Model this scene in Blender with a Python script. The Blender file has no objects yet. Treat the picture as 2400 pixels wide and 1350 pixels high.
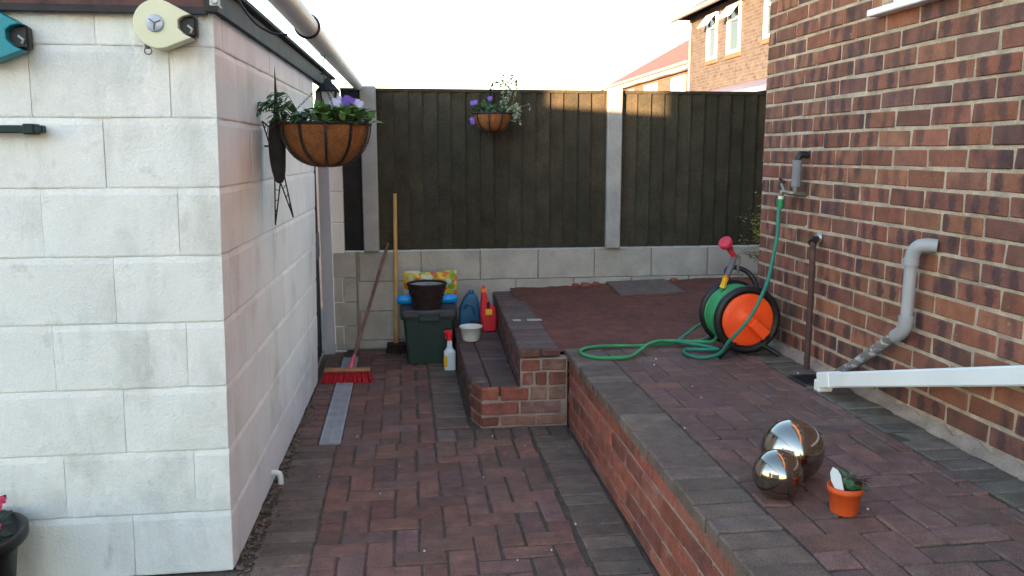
import bpy, math, random
from mathutils import Vector, Matrix
R = math.radians
random.seed(7)
S = bpy.context.scene
COL = S.collection

# ------------------------------------------------------------------ camera
cd = bpy.data.cameras.new('camera'); cam = bpy.data.objects.new('camera', cd); COL.objects.link(cam)
cam.location = (0, 0, 1.465)
cam.rotation_euler = (R(90 - 9.1), 0, R(-7.4))
cd.sensor_width = 36; cd.lens = 1970 / 2400 * 36
cd.clip_start = 0.02; cd.clip_end = 600
S.camera = cam

# ------------------------------------------------------------------ light
SUN_EL, SUN_AZ = 5.5, 222.0            # azimuth clockwise from +Y
w = bpy.data.worlds.new('World'); S.world = w; w.use_nodes = True
wn = w.node_tree.nodes; wl = w.node_tree.links
bg = wn['Background']
sky = wn.new('ShaderNodeTexSky'); sky.sky_type = 'NISHITA'; sky.sun_disc = False
sky.sun_elevation = R(SUN_EL); sky.sun_rotation = R(SUN_AZ)
sky.air_density = 1.0; sky.dust_density = 0.4; sky.ozone_density = 1.35; sky.altitude = 50
wl.new(sky.outputs[0], bg.inputs[0]); bg.inputs[1].default_value = 0.15
sd = bpy.data.lights.new('sun', 'SUN'); sun = bpy.data.objects.new('sun', sd); COL.objects.link(sun)
sd.energy = 5.0; sd.angle = R(0.35); sd.color = (1.0, 0.64, 0.34)
tosun = Vector((math.sin(R(SUN_AZ)) * math.cos(R(SUN_EL)), math.cos(R(SUN_AZ)) * math.cos(R(SUN_EL)), math.sin(R(SUN_EL))))
sun.rotation_euler = tosun.to_track_quat('Z', 'Y').to_euler()
sun.location = (-8, -4, 9)
S.view_settings.view_transform = 'Standard'; S.view_settings.look = 'None'
S.view_settings.gamma = 1.0; S.view_settings.exposure = 3.0
S.cycles.use_denoising = True
S.cycles.max_bounces = 8

# ------------------------------------------------------------------ materials
def new_mat(name):
    m = bpy.data.materials.new(name); m.use_nodes = True
    return m, m.node_tree.nodes, m.node_tree.links, m.node_tree.nodes['Principled BSDF']
def mixc(n, l, a, b, fac, blend='MIX'):
    x = n.new('ShaderNodeMix'); x.data_type = 'RGBA'; x.blend_type = blend
    for sock, v in ((x.inputs[0], fac), (x.inputs[6], a), (x.inputs[7], b)):
        if hasattr(v, 'links'): l.new(v, sock)
        elif isinstance(v, (int, float)): sock.default_value = v
        else: sock.default_value = tuple(v) + (1,) if len(v) == 3 else v
    return x.outputs[2]
def ramp(n, l, src, p0, p1, c0=(0, 0, 0), c1=(1, 1, 1)):
    r = n.new('ShaderNodeValToRGB'); l.new(src, r.inputs[0])
    r.color_ramp.elements[0].position = p0; r.color_ramp.elements[1].position = p1
    r.color_ramp.elements[0].color = (*c0, 1); r.color_ramp.elements[1].color = (*c1, 1)
    return r.outputs[0]
def noise(n, l, vec, scale, detail=4, rough=0.55, scl=None):
    t = n.new('ShaderNodeTexNoise'); t.inputs['Scale'].default_value = scale
    t.inputs['Detail'].default_value = detail; t.inputs['Roughness'].default_value = rough
    if scl:
        m = n.new('ShaderNodeMapping'); l.new(vec, m.inputs[0]); m.inputs['Scale'].default_value = scl; vec = m.outputs[0]
    l.new(vec, t.inputs['Vector'])
    return t.outputs['Fac']
def coords(n, l, per_object=True, world=False):
    """object coordinates shifted by a random amount for each object, or world position"""
    if world:
        return n.new('ShaderNodeNewGeometry').outputs['Position']
    tc = n.new('ShaderNodeTexCoord').outputs['Object']
    if not per_object: return tc
    oi = n.new('ShaderNodeObjectInfo'); v = n.new('ShaderNodeVectorMath'); v.operation = 'ADD'
    mu = n.new('ShaderNodeMath'); mu.operation = 'MULTIPLY'; mu.inputs[1].default_value = 57.0
    l.new(oi.outputs['Random'], mu.inputs[0]); l.new(tc, v.inputs[0]); l.new(mu.outputs[0], v.inputs[1])
    return v.outputs[0]
def mat(name, col, rough=0.8, var=0.25, scale=8, col2=None, c2=(0.5, 0.65), c2scale=5, c2str=0.8, c2scl=None,
        bump=0.0, bscale=60, objcol=False, metal=0.0, world=False, spec=0.3, fine=0.0, finescale=150, trans=0.0, c3=None, c3r=(.6, .7), c3scale=3, c3str=.6, wstain=None):
    m, n, l, b = new_mat(name)
    v = coords(n, l, world=world)
    base = col
    if objcol:
        base = n.new('ShaderNodeObjectInfo').outputs['Color']
    if var > 0:
        f = noise(n, l, v, scale)
        lo = tuple([1 - var] * 3); hi = tuple([1 + var] * 3)
        base = mixc(n, l, base, ramp(n, l, f, .3, .7, lo, hi), 1.0, 'MULTIPLY')
    if col2 is not None:
        f2 = ramp(n, l, noise(n, l, v, c2scale, 5, .6, c2scl), c2[0], c2[1], (0, 0, 0), (c2str,) * 3)
        base = mixc(n, l, base, col2, f2)
    if c3 is not None:
        f3 = ramp(n, l, noise(n, l, v, c3scale, 6, .65), c3r[0], c3r[1], (0, 0, 0), (c3str,) * 3)
        base = mixc(n, l, base, c3, f3)
    for (wc, wsc, wlo, whi, wst, wscl) in (wstain or ()):
        wp_ = n.new('ShaderNodeNewGeometry').outputs['Position']
        f5 = ramp(n, l, noise(n, l, wp_, wsc, 6, .62, wscl), wlo, whi, (0, 0, 0), (wst,) * 3)
        base = mixc(n, l, base, wc, f5)
    if fine > 0:
        f4 = noise(n, l, v, finescale, 2, .5)
        base = mixc(n, l, base, ramp(n, l, f4, .3, .7, (1 - fine,) * 3, (1 + fine,) * 3), 1.0, 'MULTIPLY')
    if hasattr(base, 'links'): l.new(base, b.inputs['Base Color'])
    else: b.inputs['Base Color'].default_value = (*base, 1)
    b.inputs['Roughness'].default_value = rough
    b.inputs['Metallic'].default_value = metal
    b.inputs['Specular IOR Level'].default_value = spec
    if trans: b.inputs['Transmission Weight'].default_value = trans
    if bump > 0:
        bn = n.new('ShaderNodeBump'); bn.inputs['Strength'].default_value = bump; bn.inputs['Distance'].default_value = 0.01
        l.new(noise(n, l, v, bscale, 5, .65), bn.inputs['Height']); l.new(bn.outputs[0], b.inputs['Normal'])
    return m

M = {}
M['block_paint'] = mat('block_paint', (.80, .785, .755), .85, .06, 3, col2=(.38, .39, .35), c2=(.50, .82), c2scale=5.0, c2str=.6, c2scl=(1, 1, .55),
                       bump=.5, bscale=90, fine=.06, finescale=220, c3=(.26, .27, .23), c3r=(.60, .74), c3scale=6, c3str=.45,
                       wstain=[((.40, .41, .37), 2.2, .54, .76, .5, (3.0, 3.0, .9)), ((.24, .23, .19), 5.0, .64, .76, .45, (2.0, 2.0, .6))])
M['block_cream'] = mat('block_cream', (.86, .83, .80), .85, .05, 3, col2=(.66, .62, .57), c2=(.5, .8), c2scale=4, c2str=.5, bump=.35, bscale=90, fine=.05, finescale=220,
                       wstain=[((.42, .39, .32), 2.5, .55, .78, .5, (1.5, 1.5, 1.0))])
M['mortar_paint'] = mat('mortar_paint', (.74, .71, .67), .9, .12, 9, bump=.4, bscale=80, world=True)
M['wall_block'] = mat('wall_block', (.43, .39, .35), .9, .14, 5, col2=(.28, .25, .22), c2=(.5, .72), c2scale=6, c2str=.5, bump=.5, bscale=70, fine=.08,
                      c3=(.30, .17, .13), c3r=(.66, .8), c3scale=5, c3str=.35)
M['mortar'] = mat('mortar', (.53, .42, .305), .95, .25, 14, bump=1.0, bscale=90, world=True, fine=.2, finescale=260, wstain=[((.30, .24, .18), 6, .52, .68, .6, None), ((.20, .16, .13), 18, .62, .72, .5, None)])
M['mortar_pale'] = mat('mortar_pale', (.34, .26, .215), .95, .25, 9, bump=.8, bscale=80, world=True, fine=.15)
M['concrete'] = mat('concrete', (.36, .34, .33), .9, .12, 6, col2=(.22, .2, .19), c2=(.58, .75), c2scale=8, c2str=.5, bump=.4, bscale=110, fine=.1)
M['fence_wood'] = mat('fence_wood', (.05, .05, .04), .85, .3, 6, bump=.7, bscale=40, objcol=True, fine=.3, finescale=120,
                      col2=(.028, .030, .021), c2=(.45, .8), c2scale=6, c2str=.55, c2scl=(4, 4, .5))
M['fence_dark'] = mat('fence_dark', (.022, .02, .02), .85, .3, 6, bump=.4, bscale=40)
M['soil'] = mat('soil', (.185, .064, .047), .97, .25, 14, bump=1.0, bscale=150, world=True, fine=.5, finescale=240, col2=(.10, .040, .033), c2=(.45, .7), c2scale=3, c2str=.6)
M['slab'] = mat('slab', (.155, .105, .09), .92, .25, 14, bump=.6, bscale=80, fine=.2, col2=(.18, .085, .06), c2=(.55, .75), c2scale=5)
M['joint_sand'] = mat('joint_sand', (.095, .074, .062), .98, .35, 20, bump=.8, bscale=150, world=True, fine=.3, wstain=[((.055, .062, .035), 5, .5, .62, .7, None)])
M['ground'] = mat('ground', (.10, .075, .065), .95, .3, 2, bump=.6, bscale=40, world=True, fine=.2, finescale=60)
M['plastic_black'] = mat('plastic_black', (.012, .012, .013), .45, .1, 8, spec=.4)
M['black_metal'] = mat('black_metal', (.014, .013, .014), .5, .15, 20, spec=.4)
M['rust_metal'] = mat('rust_metal', (.035, .027, .028), .75, .3, 30, bump=.4, bscale=150)
M['hose_green'] = mat('hose_green', (.035, .28, .10), .5, .1, 10, spec=.4, wstain=[((.07, .16, .07), 18, .52, .66, .6, None)])
M['hose_teal'] = mat('hose_teal', (.02, .18, .125), .5, .15, 12, spec=.4, wstain=[((.09, .13, .09), 16, .52, .66, .6, None)])
M['fit_green'] = mat('fit_green', (.01, .22, .08), .35, .05, 8, spec=.5)
M['orange'] = mat('orange_plastic', (.95, .085, .014), .42, .06, 6, spec=.4, wstain=[((.45, .06, .02), 26, .62, .72, .5, None)])
M['brown_pipe'] = mat('brown_pipe', (.075, .042, .038), .7, .25, 20, col2=(.14, .08, .06), c2=(.55, .75), c2scale=12, c2str=.6, bump=.3, bscale=100)
M['grey_pvc'] = mat('grey_pvc', (.33, .33, .34), .42, .08, 6, spec=.45, col2=(.22, .2, .19), c2=(.62, .8), c2scale=7, c2str=.5)
M['grey_pvc_dirty'] = mat('grey_pvc_dirty', (.17, .16, .16), .7, .25, 12, col2=(.55, .52, .48), c2=(.54, .62), c2scale=22, c2str=.9, c2scl=(1, 1, 2.5), bump=.3)
M['lagging'] = mat('lagging', (.20, .205, .22), .9, .12, 20, bump=.3, bscale=200)
M['brass'] = mat('brass', (.22, .2, .17), .45, .3, 20, metal=.7)
M['galv'] = mat('galv', (.45, .45, .46), .45, .2, 30, metal=.6)
M['white_pvc'] = mat('white_pvc', (.80, .81, .80), .35, .04, 4, spec=.45, col2=(.60, .60, .57), c2=(.6, .85), c2scale=5, c2str=.45)
M['upvc'] = mat('upvc', (.82, .82, .82), .3, .02, 4, spec=.45)
M['chrome_gold'] = mat('sphere_metal', (.40, .36, .31), .13, .10, 7, metal=1.0, col2=(.24, .20, .155), c2=(.5, .72), c2scale=5, c2str=.6)
M['pot_orange'] = mat('pot_orange', (.60, .085, .018), .5, .06, 6, spec=.35)
M['label_white'] = mat('label_white', (.75, .78, .85), .4, .02, 5)
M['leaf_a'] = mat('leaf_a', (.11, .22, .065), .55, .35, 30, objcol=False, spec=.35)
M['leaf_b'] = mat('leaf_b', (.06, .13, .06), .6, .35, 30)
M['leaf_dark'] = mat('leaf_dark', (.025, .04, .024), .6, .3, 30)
M['leaf_pale'] = mat('leaf_pale', (.30, .34, .22), .6, .3, 30)
M['leaf_yellow'] = mat('leaf_yellow', (.20, .18, .02), .6, .35, 20)
M['twig'] = mat('twig', (.07, .05, .035), .9, .2, 30)
M['petal_purple'] = mat('petal_purple', (.16, .09, .45), .6, .25, 60)
M['petal_lilac'] = mat('petal_lilac', (.55, .53, .75), .6, .2, 60)
M['petal_pink'] = mat('petal_pink', (.62, .05, .11), .5, .25, 60)
M['coco'] = mat('coco', (.30, .115, .04), .95, .28, 22, bump=1.0, bscale=140, fine=.35, finescale=260, c2=(.5, .7), col2=(.19, .06, .022), c2scale=6, c2str=.6)
M['potting'] = mat('potting', (.022, .016, .013), .95, .4, 40, bump=1.0, bscale=120)
M['teal'] = mat('teal_plastic', (.008, .235, .285), .4, .05, 5, spec=.45)
M['cream_plastic'] = mat('cream_plastic', (.66, .64, .45), .4, .04, 5, spec=.45)
M['lens'] = mat('lens', (.40, .44, .52), .12, .25, 30, spec=.6)
M['dark_green'] = mat('dark_green', (.012, .03, .028), .5, .1, 10)
M['box_green'] = mat('box_green', (.014, .035, .033), .5, .12, 8, spec=.4)
M['lid_grey'] = mat('lid_grey', (.045, .042, .05), .55, .15, 10, spec=.4)
M['wicker'] = mat('wicker', (.028, .013, .012), .7, .4, 40, fine=.4, finescale=160)
M['blue_can'] = mat('blue_can', (.014, .095, .21), .4, .06, 6, spec=.45)
M['red_can'] = mat('red_can', (.60, .012, .03), .38, .06, 6, spec=.45)
M['yellow'] = mat('yellow', (.75, .42, .02), .45, .05, 6)
M['orange_cap'] = mat('orange_cap', (.8, .18, .02), .45, .05, 6)
M['white_pot'] = mat('white_pot', (.68, .65, .60), .45, .06, 12)
M['spray_white'] = mat('spray_white', (.70, .73, .80), .4, .03, 6)
M['red_nozzle'] = mat('red_nozzle', (.75, .01, .02), .4, .04, 6)
M['pink_red'] = mat('pink_red', (.50, .035, .06), .45, .1, 20)
M['gun_grey'] = mat('gun_grey', (.13, .13, .15), .5, .1, 12)
M['wood_pale'] = mat('wood_pale', (.52, .31, .115), .6, .15, 10, bump=.15, bscale=60)
M['wood_red'] = mat('wood_red', (.17, .085, .065), .7, .3, 14, col2=(.28, .16, .11), c2=(.5, .7), c2scale=6, c2str=.7)
M['wood_stock'] = mat('wood_stock', (.36, .17, .09), .7, .2, 14)
M['bristle_red'] = mat('bristle_red', (.42, .012, .025), .6, .3, 60)
M['bristle_dark'] = mat('bristle_dark', (.03, .014, .012), .8, .3, 60)
M['pink_socket'] = mat('pink_socket', (.62, .12, .16), .5, .1, 10)
M['bag_blue'] = mat('bag_blue', (.005, .30, .80), .3, .08, 10, spec=.5)
M['fascia'] = mat('fascia', (.040, .034, .038), .7, .3, 12, bump=.4, bscale=50)
M['fascia_front'] = mat('fascia_front', (.10, .05, .05), .75, .3, 14, col2=(.17, .06, .04), c2=(.5, .65), c2scale=9, c2str=.7, bump=.4, bscale=50)
M['felt'] = mat('felt', (.05, .05, .055), .9, .3, 20, bump=.5, bscale=100)
M['door_grey'] = mat('door_grey', (.045, .042, .055), .6, .2, 10)
M['door_rail'] = mat('door_rail', (.20, .20, .22), .6, .1, 10)
M['jamb'] = mat('jamb', (.50, .50, .58), .5, .05, 6)
M['pole_grey'] = mat('pole_grey', (.84, .88, .92), .5, .1, 8, col2=(.70, .73, .76), c2=(.5, .7), c2scale=8, c2str=.6, spec=.4)
M['lantern_glass'] = mat('lantern_glass', (.55, .57, .6), .2, .1, 20, spec=.5)
M['roof_red'] = mat('roof_red', (.26, .075, .07), .85, .2, 5, world=True, bump=.3, bscale=20)
M['roof_grey'] = mat('roof_grey', (.10, .105, .12), .85, .2, 5, world=True)
M['gutter_grey'] = mat('gutter_grey', (.20, .19, .2), .6, .1, 5)
M['gravel'] = mat('gravel', (.15, .105, .08), .9, .5, 30, objcol=False, col2=(.30, .25, .22), c2=(.58, .68), c2scale=35, c2str=.8, world=True)
M['render_wall'] = mat('render_wall', (.40, .36, .31), .9, .1, 3, world=True, bump=.3, bscale=40)
M['chip_red'] = mat('chip_red', (.26, .085, .055), .9, .3, 20, bump=.6, bscale=80)

def glass_mat():
    m, n, l, b = new_mat('window_glass')
    b.inputs['Base Color'].default_value = (.03, .035, .04, 1); b.inputs['Roughness'].default_value = .04
    b.inputs['Specular IOR Level'].default_value = .9
    return m
M['glass'] = glass_mat()

def brick_mat(name, axis_scale, dark=(.075, .044, .046), amount=(.46, .64)):
    """fired clay: per-brick colour, kiln-dark bands across the length, speckle"""
    m, n, l, b = new_mat(name)
    v = coords(n, l)
    base = n.new('ShaderNodeObjectInfo').outputs['Color']
    f = noise(n, l, v, 1.0, 1, .4, axis_scale)
    alpha = n.new('ShaderNodeObjectInfo').outputs['Alpha']
    fr = ramp(n, l, f, amount[0], amount[1], (0, 0, 0), (.9, .9, .9))
    # paired kiln marks: two soft dark patches towards the ends of some bricks
    def mth(op, a, b=None):
        q = n.new('ShaderNodeMath'); q.operation = op
        for i, v_ in enumerate((a, b)):
            if v_ is None: continue
            if hasattr(v_, 'links'): l.new(v_, q.inputs[i])
            else: q.inputs[i].default_value = v_
        return q.outputs[0]
    sep = n.new('ShaderNodeSeparateXYZ'); l.new(n.new('ShaderNodeTexCoord').outputs['Object'], sep.inputs[0])
    rnd = n.new('ShaderNodeObjectInfo').outputs['Random']
    wob_ = mth('MULTIPLY', mth('SUBTRACT', noise(n, l, v, 30, 3, .6), .5), .05)
    yy_ = mth('ABSOLUTE', mth('ADD', sep.outputs[1], mth('MULTIPLY', mth('SUBTRACT', mth('FRACT', mth('MULTIPLY', rnd, 7.3)), .5), .05)))
    d1 = mth('ABSOLUTE', mth('SUBTRACT', yy_, mth('ADD', mth('MULTIPLY', mth('FRACT', mth('MULTIPLY', rnd, 13.7)), .03), .04)))
    d2 = mth('MULTIPLY', mth('POWER', mth('ABSOLUTE', mth('MULTIPLY', sep.outputs[2], 22.0)), 3.0), .035)
    band = ramp(n, l, mth('ADD', mth('ADD', d1, d2), wob_), .016, .034, (1, 1, 1), (0, 0, 0))
    on = mth('LESS_THAN', mth('FRACT', mth('MULTIPLY', rnd, 31.1)), .62)
    fr = mth('MAXIMUM', mth('MULTIPLY', fr, mth('SUBTRACT', 1.0, mth('MULTIPLY', on, .65))), mth('MULTIPLY', mth('MULTIPLY', band, on), .85))
    mu = n.new('ShaderNodeMath'); mu.operation = 'MULTIPLY'; l.new(fr, mu.inputs[0]); l.new(alpha, mu.inputs[1])
    base = mixc(n, l, base, dark, mu.outputs[0])
    f1 = noise(n, l, v, 14, 4, .6)
    base = mixc(n, l, base, ramp(n, l, f1, .3, .7, (.8, .8, .8), (1.2, 1.2, 1.2)), 1.0, 'MULTIPLY')
    f2 = noise(n, l, v, 210, 2, .5)
    base = mixc(n, l, base, ramp(n, l, f2, .3, .7, (.82, .8, .8), (1.2, 1.2, 1.2)), 1.0, 'MULTIPLY')
    f3 = ramp(n, l, noise(n, l, v, 26, 3, .6), .70, .76, (0, 0, 0), (.5, .5, .5))
    base = mixc(n, l, base, (.45, .30, .22), f3)
    l.new(base, b.inputs['Base Color']); b.inputs['Roughness'].default_value = .85
    b.inputs['Specular IOR Level'].default_value = .25
    bn = n.new('ShaderNodeBump'); bn.inputs['Strength'].default_value = .6; bn.inputs['Distance'].default_value = .006
    l.new(noise(n, l, v, 110, 4, .6), bn.inputs['Height']); l.new(bn.outputs[0], b.inputs['Normal'])
    return m
M['brick'] = brick_mat('house_brick', (3, 14, 6))
M['brick_old'] = mat('old_brick', (.2, .08, .06), .9, .25, 18, objcol=True, fine=.25, finescale=200, bump=.6, bscale=90,
                     col2=(.33, .22, .18), c2=(.56, .72), c2scale=11, c2str=.6)
M['paver'] = mat('paver', (.1, .06, .05), .88, .22, 16, objcol=True, fine=.35, finescale=260, bump=.55, bscale=150,
                 col2=(.080, .066, .058), c2=(.48, .72), c2scale=9, c2str=.5, spec=.3,
                 wstain=[((.135, .098, .084), 1.6, .44, .70, .5, None), ((.080, .062, .054), 4.0, .56, .74, .5, None), ((.28, .21, .175), 9.0, .60, .76, .45, None)])

def far_brick(name, c1, c2, cm, world_rot=None):
    m, n, l, b = new_mat(name)
    pos = n.new('ShaderNodeNewGeometry').outputs['Position']
    sx = n.new('ShaderNodeSeparateXYZ'); l.new(pos, sx.inputs[0])
    ad = n.new('ShaderNodeMath'); ad.operation = 'ADD'; l.new(sx.outputs[0], ad.inputs[0]); l.new(sx.outputs[1], ad.inputs[1])
    cb = n.new('ShaderNodeCombineXYZ'); l.new(ad.outputs[0], cb.inputs[0]); l.new(sx.outputs[2], cb.inputs[1])
    t = n.new('ShaderNodeTexBrick'); l.new(cb.outputs[0], t.inputs['Vector'])
    t.inputs['Scale'].default_value = 1.0; t.inputs['Brick Width'].default_value = .238; t.inputs['Row Height'].default_value = .0805
    t.inputs['Mortar Size'].default_value = .006; t.inputs['Color1'].default_value = (*c1, 1); t.inputs['Color2'].default_value = (*c2, 1)
    t.inputs['Mortar'].default_value = (*cm, 1)
    f = noise(n, l, pos, 6, 4)
    base = mixc(n, l, t.outputs['Color'], ramp(n, l, f, .3, .7, (.75, .75, .75), (1.2, 1.2, 1.2)), 1.0, 'MULTIPLY')
    l.new(base, b.inputs['Base Color']); b.inputs['Roughness'].default_value = .9
    return m
M['far_brick'] = far_brick('far_brick', (.072, .062, .062), (.046, .038, .039), (.098, .088, .083))
M['far_brick_red'] = far_brick('far_brick_red', (.12, .07, .055), (.08, .05, .04), (.15, .12, .1))
M['house_brick_far'] = far_brick('house_brick_far', (.23, .075, .055), (.10, .05, .045), (.40, .33, .25))

def bag_mat():
    m, n, l, b = new_mat('bag_print')
    v = coords(n, l)
    t = n.new('ShaderNodeTexVoronoi'); t.inputs['Scale'].default_value = 24; l.new(v, t.inputs['Vector'])
    r = n.new('ShaderNodeValToRGB'); sp = n.new('ShaderNodeSeparateColor'); l.new(t.outputs['Color'], sp.inputs[0]); l.new(sp.outputs[0], r.inputs[0])
    e = r.color_ramp.elements; r.color_ramp.interpolation = 'CONSTANT'
    e[0].position = 0; e[0].color = (.55, .42, .02, 1); e[1].position = .3; e[1].color = (.55, .07, .02, 1)
    for p, c in ((.5, (.65, .45, .03)), (.68, (.25, .35, .03)), (.8, (.6, .15, .02)), (.9, (.5, .55, .45))):
        x = e.new(p); x.color = (*c, 1)
    l.new(r.outputs[0], b.inputs['Base Color']); b.inputs['Roughness'].default_value = .3
    return m
M['bag'] = bag_mat()

# ------------------------------------------------------------------ mesh helpers
class MB:
    def __init__(s): s.v = []; s.f = []; s.sm = []; s.mi = []
    def add(s, vs, fs, smooth=False, mi=0):
        o = len(s.v); s.v += [tuple(p) for p in vs]
        for f in fs: s.f.append([i + o for i in f]); s.sm.append(smooth); s.mi.append(mi)
        return s
    def box(s, a, b, mtx=None, mi=0):
        x0, y0, z0 = a; x1, y1, z1 = b
        vs = [Vector(p) for p in ((x0, y0, z0), (x1, y0, z0), (x1, y1, z0), (x0, y1, z0), (x0, y0, z1), (x1, y0, z1), (x1, y1, z1), (x0, y1, z1))]
        if mtx: vs = [mtx @ p for p in vs]
        return s.add(vs, [(0, 3, 2, 1), (4, 5, 6, 7), (0, 1, 5, 4), (1, 2, 6, 5), (2, 3, 7, 6), (3, 0, 4, 7)], mi=mi)
    def cbox(s, a, b, c=.003, mtx=None, smooth=False):
        """box with every edge chamfered"""
        lo = Vector(a); hi = Vector(b); vs = []; idx = {}
        for cx in (0, 1):
            for cy in (0, 1):
                for cz in (0, 1):
                    for ax in range(3):
                        p = Vector((hi.x if cx else lo.x, hi.y if cy else lo.y, hi.z if cz else lo.z))
                        for k in range(3):
                            if k != ax: p[k] += -c if (cx, cy, cz)[k] else c
                        idx[(cx, cy, cz, ax)] = len(vs); vs.append(p)
        fs = []
        for ax in range(3):
            o = [k for k in range(3) if k != ax]
            for side in (0, 1):
                q = []
                for (i, j) in ((0, 0), (1, 0), (1, 1), (0, 1)):
                    t = [0, 0, 0]; t[ax] = side; t[o[0]] = i; t[o[1]] = j; q.append(idx[(*t, ax)])
                fs.append(q)
        for ax in range(3):      # edges along ax
            o = [k for k in range(3) if k != ax]
            for i in (0, 1):
                for j in (0, 1):
                    q = []
                    for e, face in ((0, o[0]), (0, o[1]), (1, o[1]), (1, o[0])):
                        t = [0, 0, 0]; t[ax] = e; t[o[0]] = i; t[o[1]] = j; q.append(idx[(*t, face)])
                    fs.append(q)
        for cx in (0, 1):
            for cy in (0, 1):
                for cz in (0, 1): fs.append([idx[(cx, cy, cz, k)] for k in range(3)])
        ctr = (lo + hi) / 2
        out = []
        for f in fs:
            a_, b_, c_ = vs[f[0]], vs[f[1]], vs[f[2]]
            nrm = (b_ - a_).cross(c_ - a_)
            out.append(f if nrm.dot(sum((vs[i] for i in f), Vector()) / len(f) - ctr) > 0 else f[::-1])
        if mtx: vs = [mtx @ p for p in vs]
        return s.add(vs, out, smooth)
    def lathe(s, prof, c=(0, 0, 0), n=32, mtx=None, smooth=True, cap=True, arc=None):
        o = Vector(c); vs = []
        for r, z in prof:
            for k in range(n):
                a = 2 * math.pi * k / n; p = Vector((r * math.cos(a), r * math.sin(a), z))
                vs.append((mtx @ p if mtx else p) + o)
        fs = []
        for i in range(len(prof) - 1):
            for k in range(n): fs.append((i * n + k, i * n + (k + 1) % n, (i + 1) * n + (k + 1) % n, (i + 1) * n + k))
        s.add(vs, fs, smooth)
        if cap:
            s.add(vs[:n], [tuple(range(n))[::-1]]); s.add(vs[-n:], [tuple(range(n))])
        return s
    def tube(s, pts, r, n=10, smooth=True, closed=False, cap=True):
        pts = [Vector(p) for p in pts]; N = len(pts); vs = []
        rad = r if callable(r) else (lambda t: r)
        up = None
        for i, p in enumerate(pts):
            if closed: d = pts[(i + 1) % N] - pts[i - 1]
            else: d = pts[min(i + 1, N - 1)] - pts[max(i - 1, 0)]
            d.normalize()
            if up is None: up = d.orthogonal().normalized()
            up = (up - d * up.dot(d)).normalized(); sd_ = d.cross(up)
            rr = rad(i / max(1, N - 1))
            for k in range(n):
                a = 2 * math.pi * k / n; vs.append(p + (up * math.cos(a) + sd_ * math.sin(a)) * rr)
        fs = []
        for i in range(N if closed else N - 1):
            j = (i + 1) % N
            for k in range(n): fs.append((i * n + k, i * n + (k + 1) % n, j * n + (k + 1) % n, j * n + k))
        s.add(vs, fs, smooth)
        if cap and not closed:
            s.add(vs[:n], [tuple(range(n))[::-1]]); s.add(vs[-n:], [tuple(range(n))])
        return s
    def prism(s, poly, t0, t1, mtx=None, smooth=False):
        """poly in local xz, extruded along local y"""
        n = len(poly); vs = [Vector((x, t0, z)) for x, z in poly] + [Vector((x, t1, z)) for x, z in poly]
        if mtx: vs = [mtx @ p for p in vs]
        fs = [tuple(range(n)), tuple(range(2 * n - 1, n - 1, -1))] + [(i, n + i, n + (i + 1) % n, (i + 1) % n) for i in range(n)]
        return s.add(vs, fs, smooth)
    def leaf(s, p, d, L, W, nrm=None, bend=.2):
        d = Vector(d).normalized(); p = Vector(p)
        nn = Vector(nrm) if nrm else Vector((random.uniform(-.5, .5), random.uniform(-.5, .5), 1))
        sd_ = d.cross(nn)
        if sd_.length < 1e-3: sd_ = d.orthogonal()
        sd_.normalize(); u = sd_.cross(d)
        vs = [p, p + d * L * .3 + sd_ * W * .42 + u * L * .04, p + d * L * .68 + sd_ * W * .4 - u * L * bend * .3, p + d * L - u * L * bend,
              p + d * L * .68 - sd_ * W * .4 - u * L * bend * .3, p + d * L * .3 - sd_ * W * .42 + u * L * .04, p + d * L * .45 - u * L * .05]
        return s.add(vs, [(0, 1, 6), (1, 2, 6), (2, 3, 6), (3, 4, 6), (4, 5, 6), (5, 0, 6)], True)
    def mesh(s, name):
        me = bpy.data.meshes.new(name); me.from_pydata([tuple(v) for v in s.v], [], s.f)
        me.polygons.foreach_set('use_smooth', s.sm)
        if any(s.mi): me.polygons.foreach_set('material_index', s.mi)
        me.update(); return me
    def obj(s, name, m, parent=None, loc=None):
        return link(name, s.mesh(name), m, parent, loc)
def link(name, me, m, parent=None, loc=None):
    if m is not None and not me.materials: me.materials.append(m)
    o = bpy.data.objects.new(name, me); COL.objects.link(o)
    if parent: o.parent = parent
    if loc: o.location = loc
    return o
def spline(P, sub=8, closed=False):
    P = [Vector(p) for p in P]; N = len(P); out = []
    for i in range(N if closed else N - 1):
        if closed: a, b, c, d = P[i - 1], P[i], P[(i + 1) % N], P[(i + 2) % N]
        else: a, b, c, d = P[max(i - 1, 0)], P[i], P[i + 1], P[min(i + 2, N - 1)]
        for k in range(sub):
            t = k / sub
            out.append(.5 * ((2 * b) + (c - a) * t + (2 * a - 5 * b + 4 * c - d) * t * t + (3 * b - a - 3 * c + d) * t ** 3))
    if not closed: out.append(P[-1])
    return out
def thing(name, label, cat, loc=(0, 0, 0), group=None):
    o = bpy.data.objects.new(name, None); COL.objects.link(o); o.location = loc; o.empty_display_size = .1
    return tag(o, label, cat, group)
def tag(o, label, cat, group=None):
    o['label'] = label; o['category'] = cat
    if group: o['group'] = group
    return o
def struct(o): o['kind'] = 'structure'; return o
def ease(o):
    """slightly soften the hard edges of one mesh"""
    b = o.modifiers.new('bevel', 'BEVEL'); b.width = .003; b.segments = 2; b.limit_method = 'ANGLE'; return o
U = random.uniform
def jit(c, v, a=1.0):
    k = 1 + U(-v, v); return (c[0] * k * (1 + U(-.06, .06)), c[1] * k, c[2] * k * (1 + U(-.06, .06)), a)

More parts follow.
